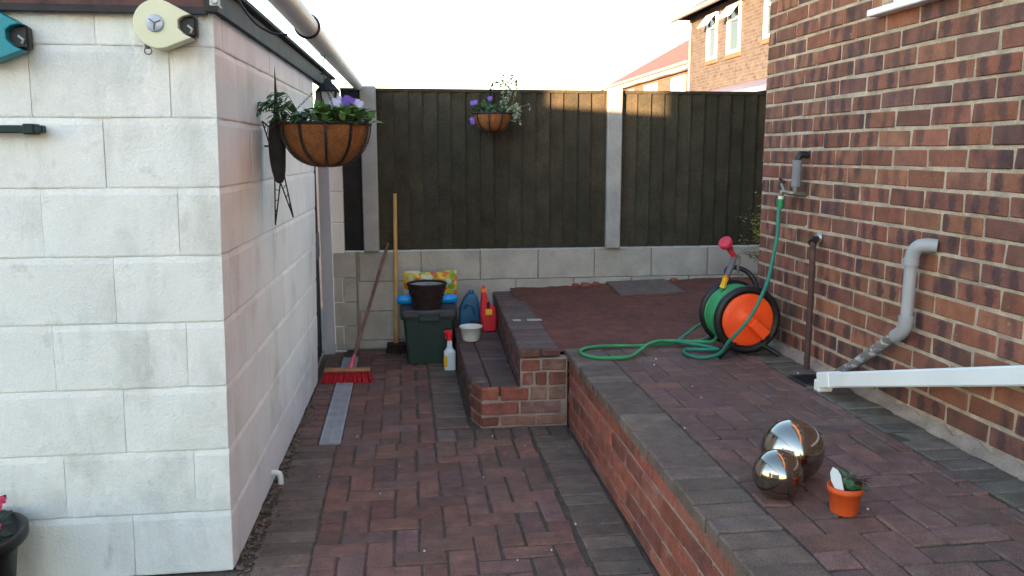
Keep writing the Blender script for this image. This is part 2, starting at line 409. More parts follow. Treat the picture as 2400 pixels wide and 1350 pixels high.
# piece meshes shared by many objects (several slightly different copies of each)
PIECES = {}
def piece(kind, size, ch, m, nvar=4, wob=.0):
    """chamfered block centred on the origin; a few wobbly variants share mesh data"""
    key = (kind, tuple(round(s, 3) for s in size))
    if key not in PIECES:
        out = []
        for k in range(nvar):
            mb = MB().cbox([-s / 2 for s in size], [s / 2 for s in size], ch)
            if wob:
                cs = [Vector((U(-wob, wob), U(-wob, wob), U(-wob, wob))) for _ in range(8)]
                nv = []
                for p in mb.v:
                    i = (p[0] > 0) * 4 + (p[1] > 0) * 2 + (p[2] > 0); nv.append(tuple(Vector(p) + cs[i]))
                mb.v = nv
            me = mb.mesh(kind); me.materials.append(m); out.append(me)
        PIECES[key] = out
    return random.choice(PIECES[key])
def put(name, me, loc, parent, color=None, rot=None):
    o = bpy.data.objects.new(name, me); COL.objects.link(o); o.parent = parent; o.location = loc
    if color: o.color = color
    if rot: o.rotation_euler = rot
    return o

# ================================================================== SETTING
# ---- ground sheet
struct(MB().add([(-150, -150, -.06), (150, -150, -.06), (150, 200, -.06), (-150, 200, -.06)], [(0, 1, 2, 3)]).obj('ground', M['ground']))

# ---- lower yard: bedding slab with pavers on it
yard = struct(MB().box((-4.0, -1.6, -.055), (.868, 6.3, -.0055)).obj('yard_paving', M['joint_sand']))
RED = (.202, .098, .076); CHAR = (.168, .116, .094); BROWN = (.185, .100, .086)
def paver_at(x0, x1, y0, y1, z, parent, base, th=.05, gap=.005, var=.22):
    sx, sy = x1 - x0 - gap, y1 - y0 - gap
    if sx < .02 or sy < .02: return
    me = piece('paver', (round(sx, 2), round(sy, 2), th), .006, M['paver'], 6, .0028)
    put('paver', me, ((x0 + x1) / 2, (y0 + y1) / 2, z - th / 2 + U(-.003, .003)), parent, jit(base, var), (U(-.016, .016), U(-.016, .016), U(-.014, .014)))
def herringbone(X0, X1, Y0, Y1, z, parent, colf, inside=lambda x, y: True, u=.1):
    ni, nj = int(round((X1 - X0) / u)), int(round((Y1 - Y0) / u))
    for i in range(-1, ni + 1):
        for j in range(-1, nj + 1):
            m = (i - j) % 4
            if m == 0: a = (i, i + 2, j, j + 1)
            elif m == 3: a = (i, i + 1, j, j + 2)
            else: continue
            x0, x1 = max(X0, X0 + a[0] * u), min(X1, X0 + a[1] * u); y0, y1 = max(Y0, Y0 + a[2] * u), min(Y1, Y0 + a[3] * u)
            if x1 - x0 < .03 or y1 - y0 < .03: continue
            if not inside((x0 + x1) / 2, (y0 + y1) / 2): continue
            paver_at(x0, x1, y0, y1, z, parent, colf((x0 + x1) / 2, (y0 + y1) / 2))
def yard_col(x, y):
    b = RED if random.random() < .75 else BROWN
    return b
herringbone(-.358, .652, 2.16, 4.16, 0, yard, yard_col)
herringbone(-.338, .152, 4.16, 6.26, 0, yard, yard_col)
y = 2.1
while y < 4.15:
    paver_at(-.56, -.36, y, y + .1, 0, yard, CHAR); paver_at(.655, .862, y, y + .1, 0, yard, CHAR); y += .1
x = .155
while x < .82:
    paver_at(x, min(x + .1, .862), 4.16, 4.345, 0, yard, CHAR); x += .1
y = 4.36
while y < 6.2:
    paver_at(.155, .338, y, y + .1, 0, yard, CHAR); y += .1
y = 4.2
while y < 6.2:
    paver_at(-.57, -.452, y, y + .1, 0, yard, BROWN); y += .1
# the rest of the yard, out of sight behind the camera, is a plain paved sheet
struct(MB().box((-4.0, -1.6, -.005), (.868, 2.09, -.002)).obj('paving_near', M['paver'])).color = (.10, .055, .048, 1)

# ---- gravel in the gap along the shed foot (too many stones to count)
mb = MB()
for k in range(900):
    yy = U(2.5, 4.9); half = .035 if yy < 3.9 else .02
    xx = -.59 + .0225 * (yy - 2.9) + U(-.03, half) ; r = U(.003, .010) * (1.6 if random.random() < .08 else 1)
    sx, sy, sz = r * U(.8, 1.4), r * U(.8, 1.4), r * U(.5, .9); c = Vector((xx, yy, -.004 + sz * .6))
    q = Matrix.Rotation(U(0, 6.3), 3, 'Z') @ Matrix.Rotation(U(-.6, .6), 3, 'X')
    vs = [c + q @ Vector(p) for p in ((sx, 0, 0), (-sx, 0, 0), (0, sy, 0), (0, -sy, 0), (0, 0, sz), (0, 0, -sz))]
    mb.add(vs, [(0, 2, 4), (2, 1, 4), (1, 3, 4), (3, 0, 4), (2, 0, 5), (1, 2, 5), (3, 1, 5), (0, 3, 5)])
g = mb.obj('gravel', M['gravel']); g['kind'] = 'stuff'; g['label'] = 'loose brown gravel and grit along the foot of the white shed'; g['category'] = 'gravel'
# small pale chips strewn on the pavers
mb = MB()
for k in range(24):
    if k < 15: xx, yy, zz = U(-.5, .8), U(2.6, 4.3), .003
    else: xx, yy, zz = U(.9, 1.9), U(1.9, 4.2), .408
    r = U(.0012, .0028)
    mb.box((xx - r, yy - r, zz - .003), (xx + r * 1.4, yy + r, zz + r), Matrix.Translation((0, 0, 0)))
g = mb.obj('stone_chips', M['white_pot']); g['kind'] = 'stuff'; g['label'] = 'tiny pale stone chips scattered over the pavers'; g['category'] = 'chips'

mb = MB(); random.seed(77)
for k in range(150):
    q = random.random()
    if q < .6: xx, yy, zz = -.545 + abs(random.gauss(0, .05)), U(2.5, 5.3), .003
    elif q < .8: xx, yy, zz = .85 - abs(random.gauss(0, .03)), U(2.5, 4.2), .003
    else: xx, yy, zz = 1.985 - abs(random.gauss(0, .05)), U(1.9, 4.2), .409
    a = U(0, 6.28); mb.leaf((xx, yy, zz), (math.cos(a), math.sin(a), U(0, .25)), U(.006, .020), U(.004, .010), bend=U(-.3, .3))
g = mb.obj('leaf_litter', M['twig']); g['kind'] = 'stuff'; g['label'] = 'scraps of dead leaf blown along the edges of the paving'; g['category'] = 'litter'

# ---- upper terrace: fill, pavers, soil bed
TZ = .405
terr = struct(MB().box((.90, -1.6, -.05), (2.10, 4.42, TZ - .0055)).obj('terrace_paving', M['joint_sand']))
def terr_col(x, y): return BROWN if random.random() < .7 else RED
herringbone(1.07, 1.82, 1.60, 4.40, TZ, terr, terr_col)
y = 1.5
while y < 4.39:
    paver_at(1.825, 2.005, y, y + .1, TZ, terr, (.158, .126, .102)); y += .1
struct(MB().box((.90, -1.6, TZ - .005), (2.03, 1.495, TZ - .002)).obj('paving_near', M['paver'])).color = (.095, .055, .048, 1)

# soil bed rising to the back wall, uneven
NX, NY = 70, 50; vs = []; fs = []
random.seed(3)
def hsh(a, b): return (math.sin(a * 12.9 + b * 78.2) * 43758.5) % 1
def soil_z(x, y):
    t = max(0, min(1, (y - 4.43) / 1.87))
    z = TZ - .012 + (.05 + .10 * max(0, min(1, (x - .95) / 1.5)) * .5) * t ** 1.3
    z += .002 * math.sin(x * 9 + y * 5) + .0012 * math.sin(x * 23 - y * 17) + .004 * math.exp(-((y - 6.25) / .12) ** 2)
    return z
for j in range(NY + 1):
    for i in range(NX + 1):
        xx = .80 + (3.4 - .80) * i / NX; yy = 4.425 + 1.9 * j / NY
        vs.append((xx, yy, soil_z(xx, yy) + U(-.003, .003)))
for j in range(NY):
    for i in range(NX): a = j * (NX + 1) + i; fs.append((a, a + 1, a + NX + 2, a + NX + 1))
mb = MB().add(vs, fs, True)
mb.box((.80, 4.426, -.05), (3.4, 6.32, TZ - .03))
struct(mb.obj('soil', M['soil']))
mb = MB()
for k in range(1000):
    xx, yy = U(.9, 2.7), U(4.45, 6.27); r = U(.002, .006)
    if random.random() < .04: r *= 2.0
    c = Vector((xx, yy, soil_z(xx, yy) + r * .3)); sx, sy, sz = r * U(.8, 1.5), r * U(.8, 1.5), r * U(.5, .9)
    vs = [c + Vector(p) for p in ((sx, 0, 0), (-sx, 0, 0), (0, sy, 0), (0, -sy, 0), (0, 0, sz))]
    mb.add(vs, [(0, 2, 4), (2, 1, 4), (1, 3, 4), (3, 0, 4)])
g = mb.obj('soil_crumbs', M['soil']); g['kind'] = 'stuff'; g['label'] = 'crumbs of red-brown soil covering the raised bed'; g['category'] = 'soil'

# ================================================================== SHED (left)
shed = thing('garden_shed', 'white painted concrete block shed with dark roof edge on the left', 'shed', (-.6, 2.904, 0))
SO = Vector((-.6, 2.904, 0))
def sx_right(yy, z): return -.622 + .0225 * (yy - 2.904) + .018 * z
CH = .2255
def uneven_block(P, u0, u1, z0, z1, m, org):
    """block face: proud lower edge, top splayed back where the joint was struck, edges slightly ragged; P(u, out, z) -> point"""
    nu = max(3, int((u1 - u0) / .05)); d = U(-.0012, .0012); g = .0011; cu, cz = (u0 + u1) / 2, (z0 + z1) / 2
    je = [[U(-.0016, .0016) for _ in range(nu + 1)] for _ in range(2)]
    prof = [(z0 + .0006, -.010), (z0 + .0006, .0035 + d), (z0 + .006, .0055 + d), (z1 - .022, .0055 + d), (z1 - .006, .0022), (z1 - .0006, .0008), (z1 - .0006, -.010)]
    c = P(cu, 0, cz); vs = []
    for j, (z, o) in enumerate(prof):
        for i in range(nu + 1):
            u = u0 + g + (u1 - u0 - 2 * g) * i / nu; zz = z + (je[0][i] * .5 if j in (1, 2) else je[1][i] if j in (3, 4) else 0); oo = o
            if i in (0, nu) and 0 < j < 6: oo -= .0028; u += U(-.0012, .0012)
            vs.append(P(u, oo, zz) - c)
    w = nu + 1; fs = [(j * w + i, j * w + i + 1, (j + 1) * w + i + 1, (j + 1) * w + i) for j in range(6) for i in range(nu)]
    fs += [tuple(j * w for j in range(6, -1, -1)), tuple(j * w + nu for j in range(7))]
    return MB().add(vs, fs).obj('block', m, shed, c - org)
def front_block(x0, x1, z0, z1):
    return uneven_block(lambda u, o, z: Vector((u + .018 * z, 2.904 - o, z)), x0, x1, z0, z1, M['block_paint'], SO)
def right_block(y0, y1, z0, z1):
    return uneven_block(lambda u, o, z: Vector((sx_right(u, z) + o - .005, u, z)), y0, y1, z0, z1, M['block_cream'], SO)
SHED_TOP = 1.955
for r in range(9):
    z0, z1 = r * CH, min((r + 1) * CH, SHED_TOP)
    if r == 8: z1 = SHED_TOP
    off = -.955 if r % 2 == 0 else -.738
    xs = [-.624]; q = off
    while q > -2.7: xs.append(q - .018 * z0); q -= .425
    for a, b in zip(xs, xs[1:]): front_block(b, a, z0, z1)
    ys = [2.904]; q = 2.904 + (.115 if r % 2 == 0 else .335)
    while q < 5.38: ys.append(q); q += .445
    ys.append(5.43)
    for a, b in zip(ys, ys[1:]): right_block(a, b, z0, z1)
# mortar core just behind the block faces
def slabpoly(x0a, y0, z0, y1, z1, inner, m, name):
    vs = []
    for yy in (y0, y1):
        for z in (z0, z1):
            vs += [(sx_right(yy, z) - .006, yy, z), (inner, yy, z)]
    vs = [Vector(v) - SO for v in vs]
    return MB().add(vs, [(0, 1, 3, 2), (4, 6, 7, 5), (0, 2, 6, 4), (1, 5, 7, 3), (2, 3, 7, 6), (0, 4, 5, 1)]).obj(name, m, shed)
slabpoly(0, 2.9065, 0, 5.428, SHED_TOP, -2.8, M['mortar_paint'], 'wall')
# fascia, roof felt
mb = MB(); vs = []
for yy in (2.86, 6.36):
    X = sx_right(yy, 1.9)
    vs += [(X - .02, yy, 1.908), (X + .022, yy, 1.908), (X + .022, yy, 1.985), (X - .02, yy, 1.985)]
vs = [Vector(v) - SO for v in vs]
mb.add(vs, [(0, 3, 2, 1), (4, 5, 6, 7), (0, 1, 5, 4), (1, 2, 6, 5), (2, 3, 7, 6), (3, 0, 4, 7)]).obj('side_fascia', M['fascia'], shed)
MB().cbox(Vector((-2.8, 2.868, 1.912)) - SO, Vector((-.592, 2.892, 1.99)) - SO, .003).obj('front_fascia', M['fascia_front'], shed)
MB().cbox(Vector((-2.8, 2.862, 1.898)) - SO, Vector((-.60, 2.874, 1.922)) - SO, .003).obj('drip_board', M['fascia'], shed)
mb = MB(); vs = []
for yy in (2.84, 6.40):
    X = sx_right(yy, 1.9)
    vs += [(-2.85, yy, 1.992), (X + .045, yy, 1.992), (X + .045, yy, 2.006), (-2.85, yy, 2.02)]
vs = [Vector(v) - SO for v in vs]
mb.add(vs, [(0, 1, 5, 4), (1, 2, 6, 5), (2, 3, 7, 6), (3, 0, 4, 7), (0, 3, 2, 1), (4, 5, 6, 7)]).obj('roof', M['felt'], shed)
# door in the far end of the side wall: leaf set back, pale mid rail, blue-white far jamb
dy0, dy1 = 5.45, 6.16
def sbox(name, a, b, m, c=.003, parent=None): return MB().cbox(Vector(a) - SO, Vector(b) - SO, c).obj(name, m, parent or shed)
door = sbox('door', (-.645, dy0, .02), (-.606, dy1, 1.9), M['door_grey'])
for k in range(5):
    yk = dy0 + .05 + k * .125
    sbox('panel', (-.6055, yk, .06), (-.600, yk + .085, .70), M['door_grey'], .004, door)
    sbox('panel', (-.6055, yk, .94), (-.600, yk + .085, 1.86), M['door_grey'], .004, door)
sbox('mid_rail', (-.6055, dy0 + .02, .735), (-.597, dy1 - .02, .91), M['door_rail'], .004, door)
sbox('handle', (-.596, dy0 + .06, .98), (-.58, dy0 + .09, 1.0), M['galv'], .004, door)
sbox('door_frame', (-.592, 6.165, 0), (-.516, 6.215, 1.9), M['jamb'])
sbox('door_frame', (-.66, 5.431, 0), (-.590, 5.447, 1.9), M['fascia'])
sbox('inner_wall', (-2.8, 5.43, 0), (-.675, 6.22, 1.94), M['mortar_paint'])
sbox('threshold', (-.66, 5.46, -.01), (-.60, 6.16, .015), M['concrete'])
# block pier beside the door, full height
for r in range(8):
    z0 = r * CH + .065; z1 = min(z0 + CH, 1.90)
    o = MB().cbox((-.045, -.05, -(z1 - z0) / 2 + .002), (.045, .05, (z1 - z0) / 2 - .002), .004).obj('pier_block', M['block_cream'], shed, Vector((-.474, 6.268, (z0 + z1) / 2)) - SO)
sbox('pier_core', (-.514, 6.226, 0), (-.434, 6.31, 1.90), M['mortar_paint'])
# white overflow elbow low on the side wall
mb = MB().tube(spline([(-.63, 3.69, .052), (-.585, 3.69, .054), (-.568, 3.69, .040), (-.566, 3.69, .0)], 6), .0125, 10)
tag(mb.obj('overflow_pipe', M['white_pvc']), 'short white plastic overflow elbow low on the shed side', 'pipe')

# ================================================================== BACK WALL, POSTS, FENCE
bw = thing('boundary_wall', 'low grey block wall carrying the dark fence at the back', 'wall', (1.3, 6.32, 0))
BO = Vector((1.3, 6.32, 0))
MB().box(Vector((-.43, 6.328, -.05)) - BO, Vector((3.6, 6.50, .738)) - BO).obj('wall', M['mortar_pale'], bw)
rows = [(0, .066), (.068, .290), (.292, .514), (.516, .741)]
for r, (z0, z1) in enumerate(rows):
    x = -.35 - (0 if r % 2 else .2) + .02
    first = True
    while x < 3.5:
        x1 = x + .452 + U(-.012, .012)
        a = max(x, -.345)
        if x1 - a > .04:
            me = MB().cbox((-(x1 - a) / 2 + .0035, -.012, -(z1 - z0) / 2 + .001), ((x1 - a) / 2 - .0035, .02, (z1 - z0) / 2 - .001), .004).mesh('block')
            me.materials.append(M['wall_block'])
            put('block', me, Vector(((a + x1) / 2, 6.326 + U(-.003, .003), (z0 + z1) / 2)) - BO, bw)
        x = x1
# pier of shorter blocks left of the wall, standing a little forward
for r in range(4):
    z0 = .02 + r * .181; z1 = z0 + .178
    for (a, b) in (((-.512, -.352),) if r % 2 else ((-.512, -.45), (-.447, -.352))):
        me = MB().cbox((-(b - a) / 2, -.02, -(z1 - z0) / 2), ((b - a) / 2, .06, (z1 - z0) / 2), .004).mesh('pier_block'); me.materials.append(M['wall_block'])
        put('pier_block', me, Vector(((a + b) / 2, 6.235 + U(-.003, .003), (z0 + z1) / 2)) - BO, bw)
# chips of broken red brick bedded against the wall above the soil
for k, (xx, yy, s) in enumerate(((1.31, 6.27, .03), (1.385, 6.265, .038), (1.47, 6.27, .026), (2.09, 6.27, .03))):
    z = soil_z(xx, yy)
    o = MB().cbox((-s, -.02, -.02), (s, .02, .018), .010, Matrix.Rotation(U(-.2, .2), 4, 'Y')).obj('brick_fragment', M['chip_red'], None, (xx, yy, z + .005))
    tag(o, ['broken red brick end lying left of the slab at the wall foot', 'larger broken red brick piece in the middle of three at the wall foot',
            'small red brick chip nearest the slab at the wall foot', 'red brick chip behind the right end of the slab'][k], 'brick', 'broken bricks at the wall foot')

def post(xc, w_, label):
    o = MB().cbox((-w_ / 2, -.04, 0), (w_ / 2, .06, 1.20), .008).obj('fence_post', M['concrete'], None, (xc, 6.30, .744))
    tag(o, label, 'post', 'concrete fence posts'); return o
post(-.232, .114, 'pale concrete fence post at the left, beside the hanging basket')
post(1.594, .112, 'pale concrete fence post in the middle between two dark panels')
FW = (.046, .038, .024)
def fence_panel(x0, x1, label, dark=False, z0=.752, z1=1.925):
    t = thing('fence', label, 'fence', ((x0 + x1) / 2, 6.33, z0), 'fence panels on the block wall')
    O = Vector(((x0 + x1) / 2, 6.33, z0)); x = x0; pitch = .105
    k = 0
    while x < x1 - .01:
        xe = min(x + pitch, x1); h = z1 - z0 - .010 + U(-.004, .002); ww = xe - x + .016
        if xe >= x1 - .001: ww = xe - x
        # feather edge: thin at the left, thick proud edge at the right
        mb = MB().add([(0, .0, 0), (ww, -.018, 0), (ww, .004, 0), (0, .004, 0), (0, .0, h), (ww, -.018, h), (ww, .004, h), (0, .004, h)],
                      [(0, 3, 2, 1), (4, 5, 6, 7), (0, 1, 5, 4), (1, 2, 6, 5), (2, 3, 7, 6), (3, 0, 4, 7)])
        o = mb.obj('board', M['fence_dark'] if dark else M['fence_wood'], t, Vector((x, 6.318 - .0015 * (k % 2) + U(-.001, .001), z0)) - O)
        o.color = jit(FW, .14); o.rotation_euler = (0, U(-.003, .003), 0)
        x = xe; k += 1
    m = M['fence_dark'] if dark else M['fence_wood']
    o = MB().cbox(Vector((x0, 6.296, z1 - .018)) - O, Vector((x1, 6.345, z1 + .006)) - O, .003).obj('top_cap', m, t); o.color = (*FW, 1)
    for z in (.95, 1.34, 1.78):
        o = MB().cbox(Vector((x0, 6.325, z - .03)) - O, Vector((x1, 6.362, z + .03)) - O, .003).obj('rail', m, t); o.color = (*FW, 1)
    return t
fence_panel(-.43, -.289, 'narrow black fence strip left of the left concrete post', True)
fence_panel(-.175, 1.538, 'wide dark fence panel of upright boards between the two concrete posts')
fence_panel(1.65, 3.35, 'dark fence panel of upright boards right of the middle post')

# ================================================================== HOUSE (right)
HX, HY = 2.04, 4.62
house = thing('brick_house', 'red and purple brick house wall with white window along the right side', 'house', (HX, HY, 0))
HO = Vector((HX, HY, 0))
BC, BL = .0805, .238
HB = [(.265, .104, .064), (.24, .096, .062), (.295, .124, .072), (.225, .091, .060), (.195, .084, .062), (.255, .096, .060)]
z = TZ + .035; r = 0; Z0 = z
ZTOP = 2.36
cells = []
while z < ZTOP:
    yy = HY - (0 if r % 2 else -BL / 2) + (.02)
    while yy > 1.95:
        y1 = min(yy, HY); y0 = max(yy - BL, 1.95)
        if y1 - y0 > .05: cells.append((y0, y1, z))
        yy -= BL
    z += BC; r += 1
WIN = (1.5, 3.49, 2.07)           # window opening: near y, far y, bottom z
full = []
for (y0, y1, z) in cells:
    if z + BC > WIN[2] + .005 and y0 < WIN[1]:
        if y1 <= WIN[1] + .04: continue
        y0 = WIN[1]
    full.append((y0, y1, z))
for (y0, y1, z) in full:
    L = round(y1 - y0 - .012, 3)
    me = piece('brick', (.03, L, BC - .0135), .004, M['brick'], 10, .0026)
    c = random.choice(HB); dk = random.choice((0.15, .5, .8, 1, 1, 1))
    put('brick', me, Vector((HX + .015 + U(-.002, .002), (y0 + y1) / 2, z + BC / 2 + U(-.0008, .0008))) - HO, house, jit(c, .15, dk), (U(-.004, .004), 0, U(-.006, .006)))
# brickwork of the house that the photo does not reach, and the mortar bed behind the bricks
mb = MB()
mb.box((HX + .0045, 1.95, 0), (HX + .20, HY - .001, WIN[2])); mb.box((HX + .0045, WIN[1], WIN[2]), (HX + .20, HY - .001, ZTOP + .02))
mb.obj('wall', M['mortar'], house, -HO)
mb = MB()
mb.box((HX, WIN[1], Z0 + r * BC + .002), (HX + .22, HY, 5.2)); mb.box((HX, -1.6, WIN[2] + 1.2), (HX + .22, WIN[1] - .001, 5.2))
mb.box((HX, -1.6, 0), (HX + .22, 1.949, WIN[2] - .01)); mb.box((HX, -1.6, WIN[2] - .009), (HX + .22, WIN[0] - .001, WIN[2] + 1.199))
mb.box((HX + .221, HY - .2, 0), (9.0, HY, 5.2))
mb.obj('upper_wall', M['house_brick_far'], house, -HO)
MB().add([(HX - .35, -1.9, 5.18), (HX - .35, HY + .3, 5.18), (6, HY + .3, 8.0), (6, -1.9, 8.0), (9, HY + .3, 8.0), (9, -1.9, 8.0)], [(0, 3, 2, 1), (2, 3, 5, 4)]).obj('roof', M['roof_grey'], house, -HO)
# mortar fillet and smears along the wall foot
mb = MB(); N = 60; vs = []; fs = []
for k in range(N + 1):
    yy = 1.5 + (HY - 1.5) * k / N; h = .028 + .012 * math.sin(k * 1.7) + U(-.008, .010); d = .022 + U(-.006, .014)
    vs += [(HX - d - .012, yy, TZ - .006), (HX - d * .55, yy, TZ + h * .55), (HX - .0035, yy, TZ + h)]
for k in range(N):
    a = 3 * k; fs += [(a, a + 1, a + 4, a + 3), (a + 1, a + 2, a + 5, a + 4)]
mb.add([Vector(v) - HO for v in vs], [f[::-1] for f in fs], True).obj('footing', M['mortar_pale'], house)
# window
win = MB().cbox(Vector((HX + .05, WIN[0], WIN[2])) - HO, Vector((HX + .11, WIN[1], WIN[2] + .07)) - HO, .004).obj('window', M['upvc'], house)
for a, b, nm in (((HX + .05, WIN[1] - .07, WIN[2] + .072), (HX + .11, WIN[1], WIN[2] + 1.2), 'frame'), ((HX + .05, WIN[0], WIN[2] + .072), (HX + .11, WIN[0] + .07, WIN[2] + 1.2), 'frame'),
                 ((HX + .05, 2.48, WIN[2] + .072), (HX + .11, 2.55, WIN[2] + 1.2), 'mullion')):
    MB().cbox(Vector(a) - HO, Vector(b) - HO, .004).obj(nm, M['upvc'], win)
for a, b in ((WIN[0] + .07, 2.48), (2.55, WIN[1] - .07)):
    MB().box(Vector((HX + .078, a, WIN[2] + .072)) - HO, Vector((HX + .086, b, WIN[2] + 1.2)) - HO).obj('pane', M['glass'], win)
MB().cbox(Vector((HX - .055, WIN[0] - .05, WIN[2] - .030)) - HO, Vector((HX + .049, WIN[1] + .02, WIN[2] - .001)) - HO, .004).obj('sill', M['upvc'], win)

# ================================================================== RETAINING WALL + STEPS
ret = thing('retaining_wall', 'low red brick retaining wall with charcoal coping stones', 'wall', (.87, 3.0, 0))
RO = Vector((.87, 3.0, 0))
MB().box(Vector((.8795, 1.2, -.05)) - RO, Vector((.899, 4.348, .366)) - RO).obj('wall', M['mortar_pale'], ret)
OB = [(.26, .082, .058), (.30, .098, .066), (.22, .076, .058), (.28, .105, .075)]
for r in range(5):
    z0 = -.035 + r * .0805
    y = 4.345 - (0 if r % 2 else BL / 2)
    y = 4.345 if r % 2 else 4.345 + BL / 2
    while y > 1.3:
        y1 = min(y, 4.345); y0 = y - BL
        za = max(z0, -.01)
        if y1 - y0 > .05:
            h = z0 + .0805 - za - .011
            me = piece('brick', (.025, round(y1 - y0 - .012, 2), round(h, 3)), .005, M['brick_old'], 5, .003)
            put('brick', me, Vector((.8855 + U(-.002, .002), (y0 + y1) / 2, za + .0055 + h / 2)) - RO, ret, jit(random.choice(OB), .2), (0, 0, U(-.01, .01)))
        y -= BL
y = 4.44
while y > 1.45:
    me = piece('paver', (.20, .094, .05), .006, M['paver'], 3, .002)
    put('coping_stone', me, Vector((.962 + U(-.003, .003), y - .05, TZ - .022 + U(-.002, .002))) - RO, ret, jit((.166, .121, .098), .22), (U(-.01, .01), U(-.01, .01), U(-.012, .012)))
    y -= .1
MB().box(Vector((.87, 1.35, .366)) - RO, Vector((1.064, 4.42, .372)) - RO).obj('coping_bed', M['mortar_pale'], ret)

steps = thing('garden_steps', 'two brick steps with purple-brown paver treads beside the raised bed', 'steps', (.6, 4.36, 0))
TO = Vector((.6, 4.36, 0)); FY = 4.35
mb = MB()
def quad_prism(mb, pts, z0, z1):
    n = len(pts); vs = [Vector((x, y, z0)) - TO for x, y in pts] + [Vector((x, y, z1)) - TO for x, y in pts]
    mb.add(vs, [tuple(range(n))[::-1], tuple(range(n, 2 * n))] + [(i, (i + 1) % n, n + (i + 1) % n, n + i) for i in range(n)])
quad_prism(mb, [(.402, FY + .006), (.868, FY + .006), (.868, 6.31), (.357, 6.31), (.357, 4.52)], -.05, .17)
mb.obj('core', M['mortar_pale'], steps)
mb = MB(); quad_prism(mb, [(.612, FY + .006), (.868, FY + .006), (.868, 6.31), (.675, 6.31)], .171, .375)
mb.obj('core', M['mortar_pale'], steps)
def front_brick(x0, x1, z0, z1, col, y=FY):
    me = piece('brick', (round(x1 - x0 - .011, 2), .03, round(z1 - z0 - .011, 3)), .005, M['brick_old'], 4, .003)
    put('brick', me, Vector(((x0 + x1) / 2, y + .014 + U(-.003, .003), (z0 + z1) / 2)) - TO, steps, jit(col, .18))
pale = (.235, .125, .10)
front_brick(.398, .50, .0, .062, OB[2]); front_brick(.50, .70, .0, .062, pale); front_brick(.70, .866, .0, .062, pale)
front_brick(.398, .606, .062, .141, OB[2]); front_brick(.606, .84, .062, .141, pale)
front_brick(.398, .500, .141, .222, OB[1]); front_brick(.500, .66, .141, .222, OB[0]); front_brick(.66, .76, .141, .222, pale); front_brick(.76, .866, .141, .222, pale)
front_brick(.61, .685, .222, .302, OB[2]); front_brick(.685, .76, .222, .302, OB[0]); front_brick(.76, .866, .222, .302, OB[2])
front_brick(.61, .725, .302, .374, OB[2]); front_brick(.725, .866, .302, .374, pale)
# rowlock pavers of the upper nosing seen end-on, pavers of both treads, left side bricks
front_brick(.606, .72, .378, .425, (.16, .07, .05)); front_brick(.72, .835, .378, .425, (.13, .062, .05))
TP = (.118, .068, .062)
y = FY + .035
while y < 6.25:
    t = (y - FY) / 1.95
    cut = max(0, .07 * (1 - (y + .03 - FY) / .17))
    for (a, b, zz, par) in ((.347 + cut + (.012 if cut else 0), .4555, .222, 0), (.4555, .605 + .066 * t, .222, 1)):
        me = piece('tread', (round(b - a - .005, 3), .095, .05), .006, M['paver'], 3, .002)
        put('tread_paver', me, Vector(((a + b) / 2 + (.03 if y < 4.5 and not par else 0) * 0, y + .05, zz - .025 + U(-.002, .002))) - TO, steps, jit(TP, .2), (U(-.01, .01), U(-.01, .01), U(-.01, .01)))
    a, b = .604 + .066 * t, .826 + .045 * t
    me = piece('tread', (round(b - a - .005, 3), .095, .05), .006, M['paver'], 3, .002)
    put('tread_paver', me, Vector(((a + b) / 2, y + .05, .425 - .025 + U(-.002, .002))) - TO, steps, jit((.135, .082, .074), .2), (U(-.01, .01), U(-.01, .01), U(-.01, .01)))
    y += .1
# left flank: splayed quoin at the front, then stretchers
ang = math.atan2(.17, -.045)
for r in range(3):
    za, zb = ((0, .062), (.062, .141), (.141, .221))[r]
    d = Vector((-.045, .17, 0)); c = Vector((.40, FY, 0)) + d * .5
    me = piece('brick', (round(d.length - .01, 2), .03, round(zb - za - .010, 3)), .005, M['brick_old'], 3, .002)
    put('brick', me, c + Vector((.012, .004, (za + zb) / 2)) - TO, steps, jit(OB[2], .2), (0, 0, ang))
    y = 4.53; zb = min(zb, .170)
    while y < 6.2:
        me = piece('brick', (.03, .215, round(zb - za - .010, 3)), .005, M['brick_old'], 3, .002)
        put('brick', me, Vector((.364, y + .11, (za + zb) / 2)) - TO, steps, jit((.10, .05, .045), .2)); y += .226
# riser of the upper step
for r in range(2):
    za = .226 + r * .075; y = 4.36
    while y < 6.15:
        t = (y + .11 - FY) / 1.95
        me = piece('brick', (.03, .215, .064), .005, M['brick_old'], 3, .002)
        put('brick', me, Vector((.618 + .066 * t, y + .115, za + .036)) - TO, steps, jit((.13, .055, .048), .2), (0, 0, -.034)); y += .226
# mortar splash on the upper tread
for a, b in ((.675, .725), (.765, .858)):
    tY = 5.13
    MB().cbox((a - .6, tY - 4.36, .4235), (b - .6, tY + .045 - 4.36, .4285), .002).obj('mortar_patch', mat('splash', (.42, .38, .35), .9, .2, 20) if 'splash' not in bpy.data.materials else bpy.data.materials['splash'], steps)

